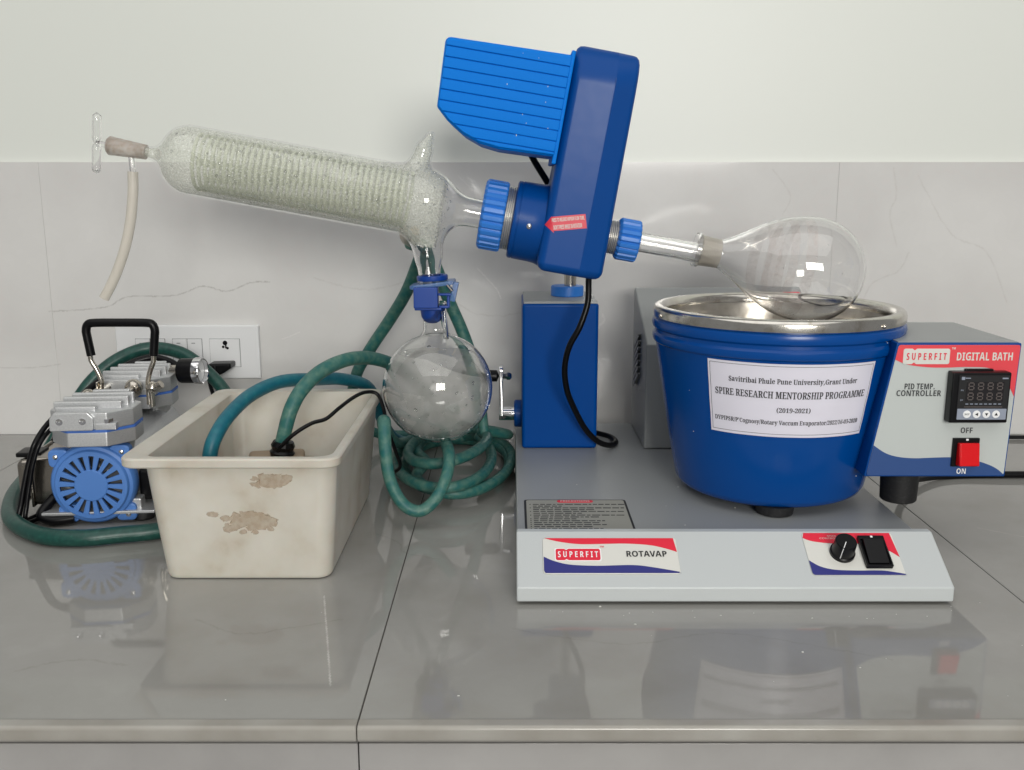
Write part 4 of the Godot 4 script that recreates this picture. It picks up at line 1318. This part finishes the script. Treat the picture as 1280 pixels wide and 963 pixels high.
func evaporating_flask() -> void:
	var t := thing("evaporating_flask", "clear pear shaped glass flask resting over the heating bath", "flask", head * Vector3(0.3512, -0.06, 0))
	var at := head * Transform3D(Basis(), Vector3(0, 0.0035, 0))
	# profile from the far pole back to the mouth: (radius, place along the axis)
	var c := 0.3525
	var r := 0.0648
	var prof := []
	for k in 23:
		var a := deg_to_rad(lerpf(0.0, 92.0, k / 22.0))
		prof.append(Vector2(r * sin(a), c + r * cos(a)))
	prof.append_array([Vector2(0.0644, 0.343), Vector2(0.0632, 0.333), Vector2(0.0614, 0.3235), Vector2(0.0585, 0.3130), Vector2(0.0541, 0.3015), Vector2(0.0488, 0.2910), Vector2(0.0430, 0.2810), Vector2(0.0362, 0.2705), Vector2(0.0297, 0.2605), Vector2(0.0240, 0.2510), Vector2(0.0205, 0.2450), Vector2(0.0184, 0.2400), Vector2(0.0176, 0.2370), Vector2(0.0186, 0.214), Vector2(0.0206, 0.2125), Vector2(0.0206, 0.2070)])
	var flipped := []
	for p in prof:
		flipped.append(Vector2(p.x, -p.y))
	var turn := Transform3D(Basis(Vector3(0, 0, 1), PI / 2), Vector3.ZERO)   # y becomes -x
	part("bulb", sh(at * turn).lathe(vessel(flipped, 0.0016), 80), M.glass, t)
	part("ground_mouth", sh(at * turn).lathe([Vector2(0.0165, -0.2372), Vector2(0.0173, -0.214), Vector2(0.0192, -0.2122)], 48), M.frosted, t)
	for b in [[-0.338, -0.326], [-0.318, -0.309], [-0.300, -0.285]]:
		var ring := []
		for k in 5:
			var y := lerpf(b[0], b[1], k / 4.0)
			var rad := 0.0
			for q in prof.size() - 1:
				if -y <= prof[q].y and -y >= prof[q + 1].y:
					rad = lerpf(prof[q].x, prof[q + 1].x, (prof[q].y + y) / maxf(1e-6, prof[q].y - prof[q + 1].y))
			ring.append(Vector2(rad - 0.0024, y))
		part("residue_ring", sh(at * turn).lathe(ring, 64), M.pink_film, t)
	drops("droplets", t, 60, func() -> Array:
		var lat := rng.randf_range(-1.2, 1.2)
		var lon := rng.randf_range(-PI, PI)
		var d := Vector3(sin(lat), cos(lat) * cos(lon), cos(lat) * sin(lon))
		return [at * (Vector3(c, 0, 0) + d * 0.0626), at.basis * d], 0.0004, 0.0011)


# ---------------------------------------------------------------- tub and hoses
func rim_ring(x0: float, x1: float, z0: float, z1: float, r: float, y: float) -> PackedVector3Array:
	var o := PackedVector3Array()
	for p in Shape.ring(Shape.rect(x1 - x0, z1 - z0, Vector2((x0 + x1) / 2, -(z0 + z1) / 2)), [r], 0.0, 6):
		o.append(Vector3(p.x, y, -p.y))
	return o


func tub() -> void:
	var t := thing("plastic_tub", "worn off white plastic tub holding the coolant hoses", "tub", Vector3(-0.28, 0, 0.46))
	var s := sh()
	var rings := [rim_ring(-0.358, -0.196, 0.330, 0.599, 0.012, 0.0004), rim_ring(-0.3615, -0.1910, 0.3235, 0.6045, 0.014, 0.0014), rim_ring(-0.3635, -0.1890, 0.3215, 0.6060, 0.016, 0.005), rim_ring(-0.3720, -0.1850, 0.298, 0.6052, 0.018, 0.06), rim_ring(-0.3800, -0.1812, 0.276, 0.6040, 0.019, 0.1215)]
	rings.append_array([rim_ring(-0.3990, -0.1770, 0.2645, 0.6110, 0.016, 0.1220), rim_ring(-0.4005, -0.1755, 0.2630, 0.6125, 0.017, 0.1235), rim_ring(-0.4005, -0.1755, 0.2630, 0.6125, 0.017, 0.1305), rim_ring(-0.3990, -0.1770, 0.2645, 0.6110, 0.016, 0.1322), rim_ring(-0.3960, -0.1800, 0.268, 0.6075, 0.016, 0.1326)])
	rings.append_array([rim_ring(-0.3800, -0.1850, 0.280, 0.6010, 0.016, 0.1318), rim_ring(-0.3772, -0.1862, 0.282, 0.5995, 0.016, 0.1295), rim_ring(-0.3700, -0.1895, 0.302, 0.5965, 0.015, 0.06), rim_ring(-0.3635, -0.1935, 0.325, 0.593, 0.013, 0.006), rim_ring(-0.355, -0.202, 0.335, 0.583, 0.012, 0.0035)])
	s.skin(rings)
	for e in [0, rings.size() - 1]:
		var o: PackedVector3Array = rings[e]
		for i in range(1, o.size() - 1):
			if e == 0:
				s.tri(o[0], o[i + 1], o[i])
			else:
				s.tri(o[0], o[i], o[i + 1])
	part("shell", s, M.tub, t)
	# glue left by old labels on the front
	var lean := Transform3D(Basis(Vector3.RIGHT, -0.0185), Vector3(0, 0.06, 0.6053))
	for g in [[Vector2(-0.246, 0.047), Vector2(0.043, 0.0165), 46, 0.5], [Vector2(-0.272, 0.002), Vector2(0.066, 0.027), 70, 1.0], [Vector2(-0.306, 0.013), Vector2(0.016, 0.010), 4, 1.0]]:
		var flakes := sh()
		var pieces := []
		for k in int(g[2]):
			var q := Vector2(rng.randf_range(-1, 1), rng.randf_range(-1, 1))
			if g[3] > 0.9:
				q = q.normalized() * sqrt(rng.randf())
			var c: Vector2 = g[0] + q * (g[1] - Vector2(0.007, 0.005)) / 2
			var poly := PackedVector2Array()
			var a0 := rng.randf() * TAU
			for e in 9:
				poly.append(c + Vector2(cos(a0 + TAU * e / 9), 0.6 * sin(a0 + TAU * e / 9)) * rng.randf_range(0.0018, 0.0062))
			if Geometry2D.is_polygon_clockwise(poly):
				poly.reverse()
			# torn pieces that touch are one piece
			var rest := []
			for old in pieces:
				var both := Geometry2D.merge_polygons(poly, old).filter(func(m): return not Geometry2D.is_polygon_clockwise(m))
				if both.size() == 1:
					poly = both[0]
				else:
					rest.append(old)
			rest.append(poly)
			pieces = rest
		flakes.xf = lean
		for q in pieces:
			flakes.fill(q, 0.00015)
		part("glue_patch", flakes, M.residue, t)
	# little pump lying in the tub
	var p := thing("submersible_pump", "small brown and black submersible pump inside the plastic tub", "pump", Vector3(-0.275, 0.004, 0.45))
	part("body", sh().prism(Shape.rect(0.085, 0.075, Vector2(-0.277, 0.0425)), [0.012], Shape.bevel(0.405, 0.485, 0.010, 3), 5), M.pump_tan, p)
	part("top_plate", sh(Transform3D(Basis(Vector3.UP, 0.2), Vector3(-0.280, 0.0845, 0.447))).box(Vector3.ZERO, Vector3(0.066, 0.011, 0.058), 0.005), M.pump_tan, p)
	part("outlet", sh(Transform3D(Basis(), Vector3(-0.273, 0.085, 0.447))).lathe([Vector2(0, 0), Vector2(0.009, 0), Vector2(0.009, 0.02), Vector2(0, 0.02)], 20), M.black, p)
	part("tape", sh(Transform3D(Basis(Vector3(0, 0, 1), -0.15), Vector3(-0.2735, 0.088, 0.447))).lathe([Vector2(0, 0), Vector2(0.0135, 0.001), Vector2(0.0150, 0.006), Vector2(0.0125, 0.009), Vector2(0.0142, 0.014), Vector2(0.0120, 0.019), Vector2(0, 0.020)], 14), M.black, p, 20.0)
	part("tape", sh(Transform3D(Basis(Vector3(0, 1, 0.6).normalized(), 0.9), Vector3(-0.285, 0.088, 0.452))).box(Vector3.ZERO, Vector3(0.024, 0.004, 0.010), 0.001), M.black, p)
	part("cable", sh().tube(smooth([Vector3(-0.276, 0.098, 0.458), Vector3(-0.267, 0.108, 0.460), Vector3(-0.253, 0.120, 0.457), Vector3(-0.236, 0.129, 0.447), Vector3(-0.221, 0.132, 0.437), Vector3(-0.208, 0.141, 0.417), Vector3(-0.195, 0.148, 0.390), Vector3(-0.183, 0.1505, 0.372), Vector3(-0.170, 0.147, 0.366), Vector3(-0.162, 0.132, 0.372), Vector3(-0.156, 0.101, 0.372), Vector3(-0.147, 0.069, 0.367), Vector3(-0.144, 0.050, 0.357), Vector3(-0.154, 0.037, 0.342), Vector3(-0.17, 0.02, 0.31), Vector3(-0.16, 0.005, 0.22)]), 0.0024, 8), M.black, p)


func turn_pts(out: Array, cx: float, cz: float, rx: float, rz: float, y0: float, y1: float, a0: float, a1: float) -> void:
	var n := int(absf(a1 - a0) / 0.45)
	var ph := rng.randf() * TAU
	var tip := rng.randf_range(0.003, 0.009)
	for k in n + 1:
		var f := float(k) / n
		var a := lerpf(a0, a1, f)
		var w := 1.0 + 0.05 * sin(a * 2.3 + ph) + 0.03 * sin(a * 1.1 + ph * 2.0)
		out.append(Vector3(cx + rx * w * sin(a), maxf(0.0085, lerpf(y0, y1, f) + tip * sin(a + ph)), cz + rz * w * cos(a)))


# hose that lies slimmer where it is old and pulled into coils
func hose_shape(pts: Array) -> Shape:
	var path := smooth(pts, 6)
	var radii := PackedFloat32Array()
	for p in path:
		radii.append(lerpf(0.0074, 0.0088, smoothstep(0.06, 0.15, p.y)))
	return sh().tube(path, 0.008, 14, radii)


func hoses() -> void:
	# old green hose: from the little pump over the tub's edge, down behind the flask, two turns, up to the condenser
	var a := [Vector3(-0.274, 0.098, 0.447), Vector3(-0.2725, 0.106, 0.447), Vector3(-0.268, 0.121, 0.447), Vector3(-0.261, 0.145, 0.442), Vector3(-0.250, 0.166, 0.427), Vector3(-0.231, 0.183, 0.397), Vector3(-0.204, 0.190, 0.357), Vector3(-0.178, 0.181, 0.307), Vector3(-0.150, 0.160, 0.270), Vector3(-0.12, 0.12, 0.235), Vector3(-0.10, 0.07, 0.15)]
	turn_pts(a, -0.090, 0.245, 0.056, 0.105, 0.052, 0.048, PI * 1.0, PI * 1.0 + TAU * 0.85)
	turn_pts(a, -0.064, 0.215, 0.070, 0.120, 0.040, 0.030, PI * 2.7, PI * 2.7 + TAU * 0.5)
	turn_pts(a, -0.072, 0.225, 0.070, 0.150, 0.026, 0.010, PI * 3.7, PI * 3.7 + TAU * 0.65)
	a.append_array([Vector3(-0.150, 0.012, 0.10), Vector3(-0.10, 0.014, 0.07), Vector3(-0.05, 0.022, 0.10), Vector3(-0.036, 0.038, 0.19), Vector3(-0.040, 0.062, 0.215), Vector3(-0.046, 0.100, 0.195), Vector3(-0.058, 0.157, 0.180), Vector3(-0.071, 0.198, 0.180), Vector3(-0.090, 0.245, 0.187), Vector3(-0.106, 0.292, 0.200), Vector3(-0.1165, 0.318, 0.212), head * Vector3(-0.135, -0.060, -0.125)])
	single("coolant_hose", hose_shape(a), M.hose_old, "faded green hose arching from the tub's pump and coiled under the receiving flask", "hose", "coolant hoses")
	# second hose: teal in the tub, over its back, coiled, a standing loop at the front, then up the left to the condenser
	var b := [Vector3(-0.347, 0.03, 0.490), Vector3(-0.347, 0.081, 0.487), Vector3(-0.345, 0.105, 0.487), Vector3(-0.340, 0.123, 0.477), Vector3(-0.333, 0.139, 0.447), Vector3(-0.319, 0.153, 0.397), Vector3(-0.294, 0.159, 0.347), Vector3(-0.259, 0.152, 0.297), Vector3(-0.232, 0.142, 0.247), Vector3(-0.206, 0.116, 0.187), Vector3(-0.19, 0.05, 0.15), Vector3(-0.17, 0.02, 0.12), Vector3(-0.13, 0.011, 0.085)]
	single("coolant_hose", sh().tube(smooth(b, 6), 0.0085, 14), M.hose_teal, "smooth teal hose bending over the back edge of the plastic tub", "hose", "coolant hoses")
	var c := [head * Vector3(-0.150, -0.060, -0.125), Vector3(-0.1235, 0.318, 0.214), Vector3(-0.131, 0.298, 0.207), Vector3(-0.150, 0.256, 0.187), Vector3(-0.178, 0.213, 0.157), Vector3(-0.211, 0.166, 0.137), Vector3(-0.235, 0.124, 0.127), Vector3(-0.245, 0.07, 0.11), Vector3(-0.22, 0.025, 0.08), Vector3(-0.16, 0.0135, 0.06)]
	turn_pts(c, -0.078, 0.205, 0.078, 0.140, 0.010, 0.012, PI * 0.98, -PI * 1.2)
	turn_pts(c, -0.096, 0.240, 0.066, 0.150, 0.028, 0.034, PI * 0.75, -PI * 0.95)
	c.append_array([Vector3(-0.155, 0.040, 0.20), Vector3(-0.158, 0.075, 0.32), Vector3(-0.1595, 0.110, 0.385), Vector3(-0.1560, 0.120, 0.408), Vector3(-0.153, 0.093, 0.427), Vector3(-0.146, 0.059, 0.445), Vector3(-0.130, 0.032, 0.455), Vector3(-0.110, 0.023, 0.455), Vector3(-0.092, 0.035, 0.447), Vector3(-0.080, 0.057, 0.430), Vector3(-0.078, 0.078, 0.400), Vector3(-0.090, 0.086, 0.35), Vector3(-0.11, 0.08, 0.30), Vector3(-0.135, 0.07, 0.20), Vector3(-0.12, 0.068, 0.13), Vector3(-0.08, 0.066, 0.11)])
	single("coolant_hose", hose_shape(c), M.hose_old, "green hose running left from the condenser, its end standing in a front loop", "hose", "coolant hoses")
	# vacuum hose round the pump
	var d := [Vector3(-0.385, 0.0105, 0.474), Vector3(-0.42, 0.0105, 0.492), Vector3(-0.4504, 0.0105, 0.5008), Vector3(-0.4906, 0.0105, 0.512), Vector3(-0.5423, 0.0105, 0.502), Vector3(-0.6033, 0.0105, 0.4462), Vector3(-0.645, 0.0105, 0.3601), Vector3(-0.670, 0.0105, 0.2705), Vector3(-0.676, 0.020, 0.21), Vector3(-0.660, 0.055, 0.185), Vector3(-0.645, 0.088, 0.165), Vector3(-0.624, 0.121, 0.147), Vector3(-0.592, 0.149, 0.127), Vector3(-0.553, 0.162, 0.105), Vector3(-0.505, 0.155, 0.105), Vector3(-0.467, 0.132, 0.117), Vector3(-0.433, 0.099, 0.130), Vector3(-0.405, 0.05, 0.15), Vector3(-0.39, 0.0105, 0.19), Vector3(-0.36, 0.0105, 0.24)]
	single("vacuum_hose", sh().tube(smooth(d, 7), 0.0098, 16), M.hose_dark, "dark green hose looping round and over the vacuum pump", "hose")


# ---------------------------------------------------------------- vacuum pump
func octagon(w: float, d: float, cut: float) -> PackedVector2Array:
	return PackedVector2Array([Vector2(-w / 2 + cut, -d / 2), Vector2(w / 2 - cut, -d / 2), Vector2(w / 2, -d / 2 + cut), Vector2(w / 2, d / 2 - cut), Vector2(w / 2 - cut, d / 2), Vector2(-w / 2 + cut, d / 2), Vector2(-w / 2, d / 2 - cut), Vector2(-w / 2, -d / 2 + cut)])


func vacuum_pump() -> void:
	var t := thing("vacuum_pump", "silver twin head vacuum pump with blue fan cover and black handle", "vacuum pump", Vector3(-0.504, 0, 0.447))
	var P := Transform3D(Basis(Vector3.UP, 0.10), t.position)      # pump coordinates: z towards the front
	var stand := Transform3D(Basis(Vector3(1, 0, 0), Vector3(0, 0, -1), Vector3(0, 1, 0)), Vector3.ZERO)  # outline in (x, -z), stacked along y
	# fan cover with open slots
	var fan := P * Transform3D(Basis(), Vector3(0, 0.0515, -0.004))
	var n := 18
	var cover := sh(fan)
	var disc := PackedVector2Array()
	for i in 72:
		disc.append(Vector2(cos(TAU * i / 72), sin(TAU * i / 72)))
	var scaled := func(r: float, z: float) -> PackedVector3Array:
		var o := PackedVector3Array()
		for q in disc:
			o.append(Vector3(q.x * r, q.y * r, z))
		return o
	var hub := PackedVector2Array()
	for q in disc:
		hub.append(q * 0.0195)
	cover.prism(hub, [0.0], [[-0.002, 0.0], [0.0022, 0.0], [0.003, 0.0012]], 1)
	cover.skin([scaled.call(0.0365, -0.002), scaled.call(0.0490, -0.022), scaled.call(0.0500, -0.012), scaled.call(0.0492, -0.006), scaled.call(0.0470, -0.0032), scaled.call(0.0435, -0.0020), scaled.call(0.0425, 0.0008), scaled.call(0.0415, 0.0018), scaled.call(0.0365, 0.0022), scaled.call(0.0365, -0.002)])
	for i in n:
		var a := TAU * (i + 0.5) / n + 0.1
		var half0 := PI / n * 0.62
		var half1 := PI / n * 0.52
		var web := PackedVector2Array([Vector2(0.019, 0).rotated(a - half0), Vector2(0.037, 0).rotated(a - half1), Vector2(0.037, 0).rotated(a + half1), Vector2(0.019, 0).rotated(a + half0)])
		cover.prism(web, [0.0], [[-0.002, 0.0], [0.0018, 0.0], [0.0021, 0.0004]], 1)
	var lug_at := [Vector2(-0.0405, 0.0345), Vector2(-0.0335, -0.0395), Vector2(0.0385, -0.0395), Vector2(0.036, 0.039)]
	for q in lug_at:
		cover.prism(Shape.rect(0.024, 0.022, q * 0.93), [0.006], Shape.bevel(-0.020, -0.0055, 0.002, 2), 3)
	var fc := part("fan_cover", cover, M.pump_blue, t, 32.0)
	for q in lug_at:
		part("screw", sh(fan * Transform3D(Basis(Vector3.RIGHT, PI / 2), Vector3(q.x, q.y, -0.0055))).lathe([Vector2(0, 0), Vector2(0.0032, 0), Vector2(0.0030, 0.0016), Vector2(0.0015, 0.0024), Vector2(0, 0.0024)], 14), M.chrome, fc)
	var wheel := sh(fan)
	wheel.prism(disc_scaled(disc, 0.017), [0.0], [[-0.024, 0.0], [-0.009, 0.0], [-0.008, 0.001]], 1)
	for i in 11:
		wheel.box(Vector3(0.0285, 0, -0.016), Vector3(0.026, 0.0016, 0.018), 0.0004, 1, Transform3D(Basis(Vector3(0, 0, 1), TAU * i / 11.0), Vector3.ZERO) * Transform3D(Basis(Vector3.RIGHT, 0.75), Vector3(0, 0, -0.004)))
	part("fan_wheel", wheel, M.fan_grey, t, 25.0)
	# motor, crank cases
	var back := P * Transform3D(Basis(Vector3.RIGHT, -PI / 2), Vector3(0, 0.0515, -0.032))   # y runs to the back
	part("motor", sh(back).lathe([Vector2(0, 0), Vector2(0.0475, 0), Vector2(0.0482, 0.004), Vector2(0.0470, 0.012), Vector2(0.0450, 0.10), Vector2(0.0450, 0.17), Vector2(0.0482, 0.18), Vector2(0.0482, 0.24), Vector2(0.044, 0.25), Vector2(0, 0.25)], 48), M.alu, t)
	part("base_frame", sh(P).box(Vector3(0.004, 0.0155, -0.13), Vector3(0.132, 0.004, 0.25), 0.001).box(Vector3(-0.035, 0.012, -0.022), Vector3(0.014, 0.010, 0.02), 0.001).box(Vector3(0.040, 0.022, -0.024), Vector3(0.026, 0.016, 0.02), 0.002), M.alu, t)
	for q in [Vector3(-0.045, 0, -0.03), Vector3(0.05, 0, -0.03), Vector3(-0.045, 0, -0.23), Vector3(0.05, 0, -0.23)]:
		part("foot", sh(P * Transform3D(Basis(), q)).lathe([Vector2(0, 0), Vector2(0.013, 0), Vector2(0.0145, 0.002), Vector2(0.012, 0.0135), Vector2(0, 0.0135)], 24), M.rubber, t)
	part("connector_block", sh(P).box(Vector3(0.062, 0.042, -0.055), Vector3(0.03, 0.04, 0.05), 0.004), M.black, t)
	# steel capacitor box at the left
	var cb := part("capacitor_box", sh(P).prism(Shape.rect(0.034, 0.060, Vector2(-0.0625, 0.050)), [0.006], Shape.bevel(-0.105, -0.030, 0.004, 3), 4), M.brushed, t)
	part("box_end", sh(P).prism(Shape.rect(0.022, 0.052, Vector2(-0.0870, 0.050)), [0.008], Shape.bevel(-0.100, -0.036, 0.006, 3), 4), M.brushed, cb)
	part("box_flange", sh(P).box(Vector3(-0.0790, 0.050, -0.067), Vector3(0.003, 0.064, 0.078), 0.001), M.brushed, cb)
	part("terminal_cover", sh(P).box(Vector3(-0.086, 0.0795, -0.06), Vector3(0.030, 0.006, 0.030), 0.002), M.black, cb)
	# two heads
	for k in 2:
		var h := P * Transform3D(Basis(), Vector3(0.004 - 0.004 * k, 0.0, [-0.034, -0.232][k]))
		part("crank_case", sh(h * Transform3D(Basis(), Vector3(0, 0, -0.014))).prism(octagon(0.074, 0.050, 0.012), [0.004], [[0.050, 0.0], [0.085, 0.004], [0.1005, 0.0]], 2, stand), M.alu, t)
		part("head_base", sh(h).prism(octagon(0.097, 0.086, 0.026), [0.004], Shape.bevel(0.102, 0.1195, 0.0016, 2), 2, stand), M.alu, t)
		part("gasket", sh(h).prism(octagon(0.0975, 0.0865, 0.026), [0.004], [[0.1193, 0.0], [0.1225, 0.0]], 2, stand), M.band_blue, t)
		var cyl := part("cylinder_head", sh(h).prism(octagon(0.096, 0.085, 0.024), [0.004], Shape.bevel(0.1223, 0.1430, 0.002, 2), 2, stand), M.alu, t)
		for f in 5:
			var z := 0.030 - f * 0.0155
			var top: float = [0.1485, 0.1515, 0.1540, 0.1555, 0.1560][f]
			var w: float = [0.046, 0.078, 0.076, 0.072, 0.044][f]
			var x: float = [-0.014, -0.005, 0.0, 0.004, 0.009][f]
			part("fin", sh(h).box(Vector3(x, (top + 0.1405) / 2, z), Vector3(w, top - 0.1405, 0.0062), 0.0014), M.alu, cyl)
		var vp := part("valve_plate", sh(h).prism(PackedVector2Array([Vector2(-0.040, 0.1228), Vector2(0.009, 0.1228), Vector2(0.010, 0.138), Vector2(0.004, 0.1445), Vector2(-0.034, 0.1445), Vector2(-0.039, 0.138)]), [0.002], Shape.bevel(0.038, 0.0475, 0.001, 2), 3), M.alu, cyl)
		for x in [-0.028, -0.002]:
			part("screw", sh(h * Transform3D(Basis(Vector3.RIGHT, PI / 2), Vector3(x, 0.1340, 0.0474))).lathe([Vector2(0, 0), Vector2(0.0042, 0), Vector2(0.0040, 0.0008), Vector2(0.0024, 0.0006), Vector2(0.0, -0.0002)], 14), M.chrome, vp)
		part("corner_bolt", sh(h * Transform3D(Basis(), Vector3(0.023, 0.1300, 0.036))).lathe([Vector2(0, 0), Vector2(0.007, 0), Vector2(0.007, 0.005), Vector2(0.0045, 0.0055), Vector2(0.0045, 0.011), Vector2(0, 0.0115)], 12), M.chrome, cyl)
		part("corner_step", sh(h).box(Vector3(0.022, 0.1262, 0.0365), Vector3(0.024, 0.008, 0.014), 0.001), M.alu, cyl)
	# pipe between the heads
	part("link_pipe", sh(P).tube(smooth([Vector3(0.012, 0.135, -0.075), Vector3(0.012, 0.137, -0.11), Vector3(0.010, 0.137, -0.16), Vector3(0.008, 0.135, -0.195)]), 0.0050, 12).ball(Vector3(0.012, 0.136, -0.10), Vector3(0.010, 0.012, 0.010), 14).ball(Vector3(0.010, 0.136, -0.168), Vector3(0.012, 0.013, 0.010), 14), M.steel, t)
	part("link_pipe", sh(P).tube(smooth([Vector3(-0.030, 0.135, -0.075), Vector3(-0.030, 0.137, -0.13), Vector3(-0.030, 0.135, -0.195)]), 0.0050, 12).ball(Vector3(-0.030, 0.137, -0.11), Vector3(0.010, 0.011, 0.010), 14), M.steel, t)
	part("elbow", sh(P).tube(smooth([Vector3(0.036, 0.140, -0.150), Vector3(0.044, 0.141, -0.146), Vector3(0.053, 0.146, -0.144)]), 0.0055, 12).ball(Vector3(0.040, 0.1405, -0.148), Vector3(0.009, 0.008, 0.008), 12), M.steel, t)
	# handle: a bent rod with a black grip
	var rod := part("handle", sh().tube(smooth([Vector3(-0.5455, 0.118, 0.297), Vector3(-0.5462, 0.140, 0.297), Vector3(-0.5455, 0.150, 0.297), Vector3(-0.5495, 0.163, 0.297), Vector3(-0.5560, 0.176, 0.297), Vector3(-0.5575, 0.185, 0.297), Vector3(-0.5605, 0.220, 0.297)], 6), 0.0034, 10).tube(smooth([Vector3(-0.4840, 0.118, 0.297), Vector3(-0.4838, 0.140, 0.297), Vector3(-0.4830, 0.152, 0.297), Vector3(-0.4795, 0.164, 0.297), Vector3(-0.4745, 0.176, 0.297), Vector3(-0.4735, 0.185, 0.297), Vector3(-0.4715, 0.220, 0.297)], 6), 0.0034, 10), M.steel, t)
	part("grip", sh().tube(smooth([Vector3(-0.5560, 0.184, 0.297), Vector3(-0.5590, 0.208, 0.297), Vector3(-0.5598, 0.2175, 0.297), Vector3(-0.5570, 0.2250, 0.297), Vector3(-0.5490, 0.2275, 0.297), Vector3(-0.514, 0.2278, 0.297), Vector3(-0.4800, 0.2275, 0.297), Vector3(-0.4720, 0.2250, 0.297), Vector3(-0.4695, 0.2175, 0.297), Vector3(-0.4705, 0.208, 0.297), Vector3(-0.4735, 0.184, 0.297)], 6), 0.0056, 16), M.black, rod)
	for x in [-0.5500, -0.4790]:
		part("hanger", sh().box(Vector3(x, 0.132, 0.297), Vector3(0.0025, 0.034, 0.012), 0.0008), M.steel, rod)
	# gauge facing right
	var face := Vector3(0.97, 0.03, 0.14).normalized()
	var x0 := face.cross(Vector3.UP).normalized()
	var gx := Transform3D(Basis(x0, face, x0.cross(face)), Vector3(-0.466, 0.146, 0.204)) * Transform3D(Basis.from_scale(Vector3(0.86, 1.0, 0.86)), Vector3.ZERO)
	var gg := part("pressure_gauge", sh(gx).lathe([Vector2(0, -0.006), Vector2(0.0195, -0.006), Vector2(0.0205, -0.004), Vector2(0.0205, 0.017), Vector2(0, 0.017)], 40), M.black, t)
	part("bezel", sh(gx).lathe([Vector2(0.0205, 0.0165), Vector2(0.0220, 0.0175), Vector2(0.0222, 0.0255), Vector2(0.0205, 0.0280), Vector2(0.0190, 0.0270), Vector2(0.0188, 0.022)], 40), M.chrome, gg)
	part("dial", sh(gx).lathe([Vector2(0.019, 0.0215), Vector2(0.0, 0.0218)], 32), M.white, gg)
	part("needle", sh(gx * Transform3D(Basis(Vector3.UP, 0.6), Vector3.ZERO)).box(Vector3(0, 0.0224, 0.005), Vector3(0.0012, 0.0005, 0.015), 0.0002), M.ink, gg)
	part("gauge_glass", sh(gx).lathe([Vector2(0.019, 0.0262), Vector2(0.0, 0.0270)], 32), M.pane, gg)
	part("gauge_stem", sh().tube(PackedVector3Array([Vector3(-0.470, 0.146, 0.201), Vector3(-0.500, 0.144, 0.187)]), 0.0075, 12), M.steel, gg)
	# leads down the left side and over the top
	for w in [[0.0, 0.0034], [0.0085, 0.0028]]:
		var dx: float = w[0]
		part("lead", sh().tube(smooth([Vector3(-0.540, 0.135 - dx * 0.3, 0.375), Vector3(-0.553 + dx * 0.5, 0.133 - dx * 0.6, 0.390), Vector3(-0.563 + dx * 0.6, 0.121 - dx * 0.6, 0.415), Vector3(-0.570 + dx * 0.7, 0.103, 0.436), Vector3(-0.578 + dx * 0.7, 0.080, 0.440 + dx * 0.2), Vector3(-0.584 + dx * 0.7, 0.056, 0.443), Vector3(-0.589 + dx * 0.8, 0.030, 0.447), Vector3(-0.592 + dx, 0.008, 0.450), Vector3(-0.585 + dx, 0.005, 0.42), Vector3(-0.57 + dx, 0.006, 0.35)]), w[1], 10), M.black, t)
	part("lead", sh().tube(smooth([Vector3(-0.600, 0.075, 0.330), Vector3(-0.610, 0.097, 0.270), Vector3(-0.600, 0.121, 0.215), Vector3(-0.575, 0.141, 0.177), Vector3(-0.537, 0.1555, 0.155), Vector3(-0.508, 0.152, 0.155), Vector3(-0.482, 0.140, 0.165)]), 0.0052, 10), M.black, t)
	part("strain_relief", sh().tube(smooth([Vector3(-0.560, 0.030, 0.425), Vector3(-0.570, 0.014, 0.440), Vector3(-0.555, 0.008, 0.446), Vector3(-0.530, 0.009, 0.440)]), 0.006, 10), M.black, t)


func disc_scaled(d: PackedVector2Array, r: float) -> PackedVector2Array:
	var o := PackedVector2Array()
	for q in d:
		o.append(q * r)
	return o


func flecks() -> void:
	# bits of plaster and dirt on the counter and the base
	var s := sh()
	for k in 48:
		var p := Vector3(rng.randf_range(-0.55, 0.62), 0.0, rng.randf_range(0.66, 0.86)) if k < 20 else Vector3(rng.randf_range(0.01, 0.43), 0.0, rng.randf_range(0.672, 0.70)) if k < 36 else Vector3(rng.randf_range(0.02, 0.28), 0.041, rng.randf_range(0.26, 0.58))
		var r := 0.0003 + 0.0008 * pow(rng.randf(), 3.0)
		s.ball(p + Vector3(0, r * 0.3, 0), Vector3(r * rng.randf_range(0.8, 2.0), r * 0.5, r), 6)
	var o := single("crumbs", s, M.plate_cream, "pale crumbs of dirt scattered over the counter front and the grey base", "crumbs")
	o.set_meta("kind", "stuff")


func cables() -> void:
	single("mains_cable", sh().tube(smooth([Vector3(0.50, 0.06, 0.385), Vector3(0.52, 0.02, 0.32), Vector3(0.60, 0.0052, 0.255), Vector3(0.70, 0.0052, 0.247), Vector3(0.82, 0.0052, 0.255), Vector3(0.95, 0.0052, 0.30)]), 0.0050, 10), M.black, "thick black cable leaving the control box along the counter", "cable")
	single("thin_cable", sh().tube(smooth([Vector3(0.40, 0.045, 0.09), Vector3(0.50, 0.006, 0.05), Vector3(0.66, 0.004, 0.036), Vector3(0.80, 0.004, 0.034), Vector3(1.0, 0.004, 0.045)]), 0.0032, 8), M.black, "thin black cable lying along the foot of the tiled wall", "cable")
